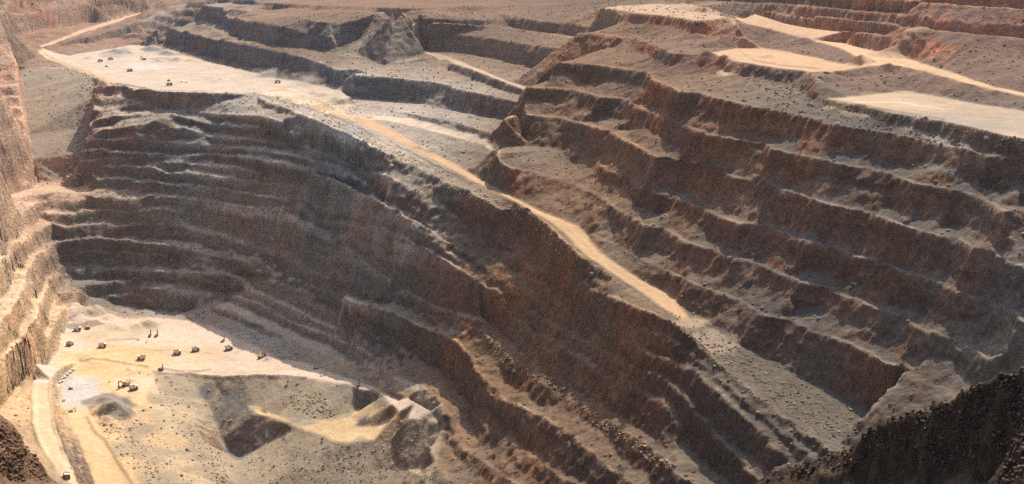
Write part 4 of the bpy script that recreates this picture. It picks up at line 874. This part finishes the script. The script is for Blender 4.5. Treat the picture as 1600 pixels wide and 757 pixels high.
def dozer():
    o = root('bulldozer', '', 'bulldozer', 'tracked dozers')
    tracks(o, 4.8, 1.4, .8, 1.5)
    MB().box((.9, 0, 2.1), (3.2, 1.9, 1.3), bev=.15).build('engine_hood', YEL, o)
    c = MB().box((-1.1, 0, 2.9), (1.8, 2.0, 2.0), taper=(.88, .88)).build('cab', YEL, o)
    MB().box((-.15, 0, 3.1), (.08, 1.5, 1.1)).box((-1.1, 0, 3.92), (1.6, 1.8, .1)).build('window', GLASS, c)
    MB().prism([(3.4, .1), (3.65, .1), (3.4, .9), (3.75, 1.8), (3.5, 1.9), (3.15, .9)], -2.6, 2.6).build('blade', DARKM, o)
    MB().box((2.4, 1.5, .8), (2.4, .25, .3)).box((2.4, -1.5, .8), (2.4, .25, .3)).build('push_arm', YEL, o)
    MB().prism([(-3.0, 1.2), (-2.4, 1.2), (-2.7, -.05)], -.2, .2).build('ripper', DARKM, o)
    return o
def ute(paint):
    o = root('light_vehicle', '', 'pickup', 'light service vehicles')
    MB().prism([(-2.7, .5), (2.6, .5), (2.65, 1.0), (1.7, 1.2), (.9, 1.25), (-.8, 1.25), (-.8, 1.15), (-2.7, 1.15)], -.95, .95).build('body', paint, o)
    c = MB().prism([(1.1, 1.26), (.5, 1.95), (-.7, 1.95), (-.85, 1.26)], -.85, .85).build('cab', paint, o)
    MB().prism([(1.0, 1.32), (.52, 1.86), (-.62, 1.86), (-.74, 1.32)], -.88, .88).build('window', GLASS, c)
    for x in (-1.7, 1.6):
        for y in (-.85, .85): wheel(.42, x, y, .3, o)
    return o
def tower():
    o = root('light_tower', '', 'light tower', 'trailer light towers')
    MB().box((0, 0, .9), (2.6, 1.4, 1.1), bev=.1).build('trailer', YEL, o)
    MB().cyl((0, 0, 1.4), (0, 0, 8.5), .14, .09, n=8).build('mast', DARKM, o)
    for y in (-.9, -.3, .3, .9): MB().box((.1, y, 8.5), (.35, .5, .4), ry=.5).build('lamp_head', WHITE, o)
    for y in (-.7, .7): wheel(.4, 0, y, .25, o)
    return o
def tank():
    o = root('water_tank', '', 'tank'); MB().cyl((0, 0, 0), (0, 0, 3.2), 2.2, n=20).build('tank_shell', WHITE, o)
    MB().cyl((0, 0, 3.2), (0, 0, 3.9), 2.25, .3, n=20).build('tank_roof', PALE, o); return o
PROTO = {}
def put(kind, px, py, deg, label, sc_=1.0):
    mk = {'truck': haul_truck, 'exc': lambda: digger(YEL), 'exc2': lambda: digger(RED), 'drill': lambda: drill(DARKM), 'drill2': lambda: drill(ORNG), 'dozer': dozer, 'ute': lambda: ute(WHITE), 'ute2': lambda: ute(YEL), 'tower': tower, 'tank': tank}[kind]
    if kind not in PROTO: PROTO[kind] = o = mk()
    else: o = copy_tree(PROTO[kind])
    p = hit(px, py); e = 3.0
    hx = (height(np.array([p.x + e, p.x - e]), np.array([p.y, p.y]))); hy = (height(np.array([p.x, p.x]), np.array([p.y + e, p.y - e])))
    nrm = Vector((-(hx[0] - hx[1]) / (2 * e), -(hy[0] - hy[1]) / (2 * e), 1)).normalized()
    if nrm.z < .93: nrm = Vector((0, 0, 1))
    q = Vector((0, 0, 1)).rotation_difference(nrm) @ Matrix.Rotation(math.radians(deg), 3, 'Z').to_quaternion()
    o.rotation_euler = q.to_euler(); o.location = p - nrm * .05; o.scale = (sc_,) * 3; o['label'] = label
    return o
put('truck', 121, 517, 10, 'pale topped haul truck waiting left of the digger at the dark rubble hollow')
put('truck', 109, 540, 80, 'haul truck seen end on at the foot of the sunlit left wall')
put('truck', 160, 543, 15, 'haul truck alone on the tan floor just below the windrow left of the drill rigs')
put('truck', 221, 562, 178, 'dark sided haul truck crossing the middle of the tan pit floor')
put('truck', 277, 554, 20, 'left hand truck of the pair driving one behind the other on the pink floor')
put('truck', 306, 549, 20, 'right hand truck of the pair driving one behind the other on the pink floor')
put('truck', 358, 547, 25, 'haul truck parked just below the orange drill rig near the wall foot')
put('truck', 104, 747, -65, 'haul truck on the pale ramp in the bottom left corner')
put('truck', 209, 610, 40, 'haul truck being loaded beside the round grey rubble heap')
put('truck', 434, 130, 15, 'haul truck raising white dust at the right end of the upper pad')
put('truck', 203, 112, 0, 'haul truck alone in the middle of the upper pale pad')
put('truck', 157, 97, 10, 'left truck of two parked at the back left of the upper pad')
put('truck', 173, 94, 10, 'right truck of two parked at the back left of the upper pad')
put('truck', 265, 134, 5, 'haul truck near the front rim of the upper pad below a dozer')
put('exc', 137, 514, 120, 'yellow excavator digging at the dark rubble hollow by the pit floor edge')
put('exc', 408, 560, 60, 'yellow excavator on the pink floor close under the shaded ledge')
put('exc', 196, 604, -120, 'yellow excavator loading beside the round grey rubble heap', 1.25)
put('exc', 225, 94, 150, 'yellow excavator at the grey rock piles on the upper pad')
put('exc2', 462, 120, 160, 'maroon excavator among the dust at the shaded wall of the upper pad')
put('drill', 234, 527, 90, 'left dark drill rig of two standing side by side on the pit floor')
put('drill', 244, 527, 80, 'right dark drill rig of two standing side by side on the pit floor')
put('drill2', 348, 535, 70, 'orange drill rig with tall mast at the foot of the right hand ledges')
put('drill', 251, 579, 0, 'dark drill rig at the corner of the dump above the stony slope')
put('drill', 560, 604, 90, 'dark drill rig standing alone at the narrow right end of the floor')
put('tower', 229, 536, 0, 'light tower on a trailer just below the two drill rigs')
put('tower', 171, 598, 0, 'light tower on the grey and tan edge left of the loading excavator')
put('dozer', 264, 127, 160, 'yellow dozer pushing rock on the upper pad above a truck')
put('dozer', 493, 577, -20, 'yellow dozer on the narrow pink strip of the floor')
put('dozer', 166, 105, 30, 'yellow dozer below the two parked trucks on the upper pad')
put('ute', 502, 588, -20, 'white pickup near the edge of the narrow pink strip of floor')
put('ute', 216, 532, 0, 'white pickup left of the drill rigs on the pit floor')
put('ute2', 284, 129, 20, 'left yellow pickup of two on the upper pad front')
put('ute2', 291, 130, 140, 'right yellow pickup of two on the upper pad front')
for k, (x, y) in enumerate(((96, 598), (100, 592), (104, 588), (109, 584), (113, 580))):
    put('ute', x, y, 60, ['lowest white pickup of the slanting row beside the left ramp', 'second lowest white pickup of the slanting row beside the left ramp', 'middle white pickup of the slanting row beside the left ramp', 'second highest white pickup of the slanting row beside the left ramp', 'highest white pickup of the slanting row beside the left ramp'][k], 1.6)
put('dozer', 110, 609, 20, 'yellow dozer parked on the pale grey patch below the row of pickups')
put('tank', 100, 627, 0, 'white steel water tank on the pale grey patch by the ramp')
put('exc', 111, 644, 30, 'small yellow excavator at the lower end of the pale grey patch', .6)
put('ute', 103, 643, 90, 'white pickup beside the small excavator on the grey patch')
put('ute2', 450, 21, 0, 'yellow pickup on the brown rim bench at the top of the pit', 1.6)

# ------------------------------------------------------------------ loose rock
rng = np.random.default_rng(7)
def rock_shapes(n, seed):
    import bmesh
    out = []
    for k in range(n):
        bm = bmesh.new(); bmesh.ops.create_icosphere(bm, subdivisions=1, radius=1.0); r = random.Random(seed + k)
        for v in bm.verts: v.co *= r.uniform(.7, 1.15)
        V = np.array([v.co[:] for v in bm.verts]) * np.array([r.uniform(.8, 1.3), r.uniform(.8, 1.2), r.uniform(.55, .9)])
        out.append((V, np.array([[v.index for v in f.verts] for f in bm.faces]))); bm.free()
    return out
SHP = rock_shapes(12, 5)
def rock_mat(name):
    m, t, p = new_mat(name); N = t.nodes
    at = N.new('ShaderNodeAttribute'); at.attribute_name = 'tone'
    g = N.new('ShaderNodeNewGeometry'); n = N.new('ShaderNodeTexNoise'); n.inputs['Scale'].default_value = 1.1; n.inputs['Detail'].default_value = 5
    link(t, g.outputs['Position'], n.inputs['Vector'])
    mr = N.new('ShaderNodeMapRange'); mr.inputs[1].default_value = .3; mr.inputs[2].default_value = .7; mr.inputs[3].default_value = .7; mr.inputs[4].default_value = 1.3
    link(t, n.outputs[0], mr.inputs[0]); vm = N.new('ShaderNodeVectorMath'); vm.operation = 'SCALE'; link(t, at.outputs['Color'], vm.inputs[0]); link(t, mr.outputs[0], vm.inputs['Scale'])
    link(t, vm.outputs[0], p.inputs['Base Color']); p.inputs['Roughness'].default_value = .95; p.inputs['Specular IOR Level'].default_value = .15
    return m
RM = rock_mat('loose_rock')
def rocks(name, label, P, size, colr):
    VV, FF, CCc = [], [], []; b = 0
    for k in range(len(P)):
        V, Fc = SHP[k % len(SHP)]
        a = rng.uniform(0, 6.28); c_, s_ = math.cos(a), math.sin(a)
        W = V @ np.array([[c_, s_, 0], [-s_, c_, 0], [0, 0, 1]]) * size[k] + P[k] + np.array([0, 0, size[k] * .2])
        VV.append(W); FF.append(Fc + b); b += len(V); CCc.append(np.repeat(colr[k][None], len(V), 0))
    V = np.concatenate(VV); o = mesh_from(name, V, np.concatenate(FF), RM)
    a = o.data.attributes.new('tone', 'FLOAT_COLOR', 'POINT'); cc = np.concatenate([np.concatenate(CCc), np.ones((len(V), 1))], 1).astype(np.float32); a.data.foreach_set('color', cc.ravel())
    o['label'] = label; o['kind'] = 'stuff'
    return o
def in_poly(n, poly):
    P = np.array(poly, float); out = []
    while len(out) < n:
        q = rng.uniform(P.min(0), P.max(0), (n * 3, 2)); ins = np.zeros(len(q), bool)
        for k in range(len(P)):
            (xa, ya), (xb, yb) = P[k], P[(k + 1) % len(P)]
            if ya != yb: ins ^= ((ya > q[:, 1]) != (yb > q[:, 1])) & (q[:, 0] < (xb - xa) * (q[:, 1] - ya) / (yb - ya) + xa)
        out += list(q[ins])
    return np.array(out[:n])
fields = [  # polygon in the photo, number, smallest, largest, colour
 ([(1040,485),(1100,505),(1180,555),(1300,620),(1370,665),(1300,705),(1230,670),(1150,600),(1060,525)], 1700, .25, 1.5, (.27, .225, .18)),
 ([(1080,510),(1150,540),(1250,620),(1320,680),(1290,690),(1200,620),(1100,545)], 140, .9, 2.2, (.29, .245, .20)),
 ([(236,590),(250,600),(290,645),(345,700),(360,757),(330,757),(300,700),(260,650)], 420, .5, 1.8, (.46, .37, .26)),
 ([(455,620),(500,612),(520,640),(525,655),(490,652),(455,640)], 220, .8, 2.2, (.40, .34, .26)),
 ([(380,700),(460,690),(520,700),(600,695),(680,680),(680,757),(380,757)], 600, .4, 1.8, (.38, .32, .25)),
 ([(125,110),(147,125),(140,200),(130,290),(95,290),(110,220),(125,160)], 220, 1.5, 4.0, (.42, .36, .30)),
 ([(755,500),(800,560),(900,620),(1000,690),(1060,730),(1040,740),(940,665),(850,605),(790,570),(750,515)], 520, .8, 2.4, (.36, .25, .17)),
 ([(560,200),(700,275),(820,335),(890,400),(880,410),(800,340),(690,290),(560,220)], 420, .8, 2.4, (.40, .33, .26)),
 ([(150,650),(190,650),(240,720),(260,757),(225,757),(170,690)], 220, .7, 2.0, (.36, .30, .22)),
 ([(180,640),(230,640),(300,757),(240,757)], 220, .5, 1.3, (.40, .33, .24)),
 ([(1290,158),(1400,180),(1600,220),(1600,255),(1450,225),(1300,198),(1200,172),(1150,115),(1270,118)], 900, .5, 2.2, (.17, .16, .15)),
 ([(85,600),(100,650),(140,757),(120,757),(95,690)], 160, .6, 1.8, (.50, .38, .26)),
 ([(420,146),(560,170),(560,215),(470,175),(420,160)], 220, .8, 2.2, (.40, .34, .27)),
 ([(320,455),(560,560),(680,640),(670,600),(540,520),(400,435)], 420, .7, 2.2, (.38, .34, .28)),
]
PP, SZ, CL = [], [], []
for poly, n, a, b_, c_ in fields:
    q = in_poly(n, poly); h = hits(q[:, 0], q[:, 1]); PP.append(h)
    SZ.append(a + (b_ - a) * rng.random(n) ** 3.5); CL.append(np.array(c_) * (0.75 + 0.55 * rng.random((n, 1))))
rocks('rubble', 'angular broken rock strewn over dumps, aprons and ramp edges', np.concatenate(PP), np.concatenate(SZ), np.concatenate(CL))
# finer rock along every ledge and apron
n = 26000
x = rng.uniform(-1150, 760, n); y = rng.uniform(900, 2800, n)
ok = (np.abs(x / y) < .5); x, y = x[ok], y[ok]
f_ = samp(flat, x, y); s_ = samp(blur(SLOPE.astype(np.float32), 1), x, y); ok = (f_ < .15) & (s_ < .9); x, y = x[ok], y[ok]
P = np.stack([x, y, height(x, y)], 1); sz = .5 + 2.2 * rng.random(len(x)) ** 4
rocks('rock_debris', 'fallen stones scattered on the ledges of the pit walls', P, sz, tsamp(DUST, x, y) * .85 * (0.7 + 0.6 * rng.random((len(x), 1))))
q = in_poly(7000, [(1180,757),(1290,712),(1350,690),(1390,658),(1500,622),(1600,580),(1600,757)]); h = hits(q[:, 0], q[:, 1]); n = len(h)
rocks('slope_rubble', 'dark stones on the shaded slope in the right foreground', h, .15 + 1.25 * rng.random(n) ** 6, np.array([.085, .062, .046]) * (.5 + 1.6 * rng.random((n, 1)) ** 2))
q = in_poly(500, [(0,660),(30,690),(60,730),(80,757),(0,757)]); h = hits(q[:, 0], q[:, 1]); n = len(h)
rocks('slope_stones', 'reddish brown stones on the slope in the left foreground', h, .3 + 1.3 * rng.random(n) ** 3, np.array([.15, .09, .06]) * (.5 + 1.2 * rng.random((n, 1))))
# single boulders one can point to
def boulder(px, py, size, col_, label):
    import bmesh
    p = hit(px, py); bm = bmesh.new(); bmesh.ops.create_icosphere(bm, subdivisions=3, radius=1.0); r = random.Random(px)
    o3 = Vector((r.random() * 50, r.random() * 50, r.random() * 50)); from mathutils import noise as mn
    for v in bm.verts:
        d = v.co.normalized(); v.co = d * (1 + .35 * mn.noise(d * 1.3 + o3) + .15 * mn.noise(d * 4 + o3)); v.co.z *= .75
        v.co.x = round(v.co.x * 5) / 5 * .5 + v.co.x * .5; v.co.z = round(v.co.z * 5) / 5 * .5 + v.co.z * .5
    me = bpy.data.meshes.new('boulder'); bm.to_mesh(me); bm.free()
    a = me.attributes.new('tone', 'FLOAT_COLOR', 'POINT'); a.data.foreach_set('color', np.tile(np.array([*col_, 1], np.float32), len(me.vertices)))
    me.materials.append(RM); o = bpy.data.objects.new('boulder', me); C.objects.link(o); o.scale = (size,) * 3; o.location = p + Vector((0, 0, size * .25)); o.rotation_euler = (0, 0, r.random() * 6)
    o['label'] = label; o['category'] = 'boulder'; o['group'] = 'large boulders'
boulder(1308, 196, 3.6, (.48, .44, .40), 'pale angular boulder on the edge of the ledge below the lower right pan')
boulder(1503, 238, 3.4, (.42, .38, .34), 'pale pointed boulder on the dark rubble slope at right')
boulder(1490, 222, 2.4, (.40, .36, .32), 'small pale boulder left of another one on the dark rubble slope at right')
boulder(1542, 219, 2.8, (.40, .36, .32), 'pale boulder nearest the right edge just under the lit pan')
boulder(925, 431, 3.0, (.30, .27, .24), 'grey boulder on the rubble edge just left of the main haul road')
boulder(568, 240, 6.0, (.46, .38, .30), 'big sunlit boulder under the rim where the haul road starts down')
boulder(612, 262, 5.0, (.44, .37, .29), 'sunlit boulder on the ledge below the haul road beside a bigger one')

# ------------------------------------------------------------------ dust thrown up by the working trucks
def dust_mat(name, dens):
    m = bpy.data.materials.new(name); m.use_nodes = True; t = m.node_tree; t.nodes.clear(); N = t.nodes
    out = N.new('ShaderNodeOutputMaterial'); v = N.new('ShaderNodeVolumePrincipled'); v.inputs['Color'].default_value = (.86, .80, .74, 1); v.inputs['Anisotropy'].default_value = .2
    tc = N.new('ShaderNodeTexCoord'); ln = N.new('ShaderNodeVectorMath'); ln.operation = 'LENGTH'; link(t, tc.outputs['Object'], ln.inputs[0])
    mr = N.new('ShaderNodeMapRange'); mr.inputs[1].default_value = .15; mr.inputs[2].default_value = 1.0; mr.inputs[3].default_value = 1; mr.inputs[4].default_value = 0; link(t, ln.outputs['Value'], mr.inputs[0])
    n = N.new('ShaderNodeTexNoise'); n.inputs['Scale'].default_value = 2.4; n.inputs['Detail'].default_value = 3; link(t, tc.outputs['Object'], n.inputs['Vector'])
    m2 = N.new('ShaderNodeMapRange'); m2.inputs[1].default_value = .42; m2.inputs[2].default_value = .68; m2.inputs[3].default_value = 0; m2.inputs[4].default_value = dens; link(t, n.outputs[0], m2.inputs[0])
    ml = N.new('ShaderNodeMath'); ml.operation = 'MULTIPLY'; link(t, mr.outputs[0], ml.inputs[0]); link(t, m2.outputs[0], ml.inputs[1]); link(t, ml.outputs[0], v.inputs['Density'])
    link(t, v.outputs[0], out.inputs['Volume']); return m
DM = dust_mat('blowing_dust', .05)
for px, py, sx, sy, sz_, lab in ((478, 133, 62, 45, 20, 'white dust drifting off the right end of the upper pad'), (410, 120, 45, 30, 14, 'thin dust hanging behind the truck on the upper pad')):
    import bmesh
    bm = bmesh.new(); bmesh.ops.create_icosphere(bm, subdivisions=3, radius=1.0); me = bpy.data.meshes.new('dust_cloud'); bm.to_mesh(me); bm.free(); me.materials.append(DM)
    o = bpy.data.objects.new('dust_cloud', me); C.objects.link(o); o.location = hit(px, py) + Vector((0, 0, sz_ * .4)); o.scale = (sx, sy, sz_); o['label'] = lab; o['kind'] = 'stuff'
# ------------------------------------------------------------------ the air in the pit
hz = bpy.data.meshes.new('haze')
hx0, hx1, hy0, hy1, hz0, hz1 = -15500, 15500, -2600, 10200, -900, 40
hz.from_pydata([(a, b, c) for c in (hz0, hz1) for a, b in ((hx0, hy0), (hx1, hy0), (hx1, hy1), (hx0, hy1))], [], [(3, 2, 1, 0), (4, 5, 6, 7), (0, 1, 5, 4), (1, 2, 6, 5), (2, 3, 7, 6), (3, 0, 4, 7)])
hm = bpy.data.materials.new('pit_haze'); hm.use_nodes = True; hm.node_tree.nodes.clear()
ho = hm.node_tree.nodes.new('ShaderNodeOutputMaterial'); hv = hm.node_tree.nodes.new('ShaderNodeVolumePrincipled')
hv.inputs['Color'].default_value = (.86, .89, 1.0, 1); hv.inputs['Density'].default_value = 0.000014; hv.inputs['Anisotropy'].default_value = .3
hm.node_tree.links.new(hv.outputs[0], ho.inputs['Volume']); hz.materials.append(hm)
hzo = bpy.data.objects.new('haze', hz); C.objects.link(hzo); hzo['kind'] = 'stuff'; hzo['label'] = 'thin bluish haze in the air of the pit'
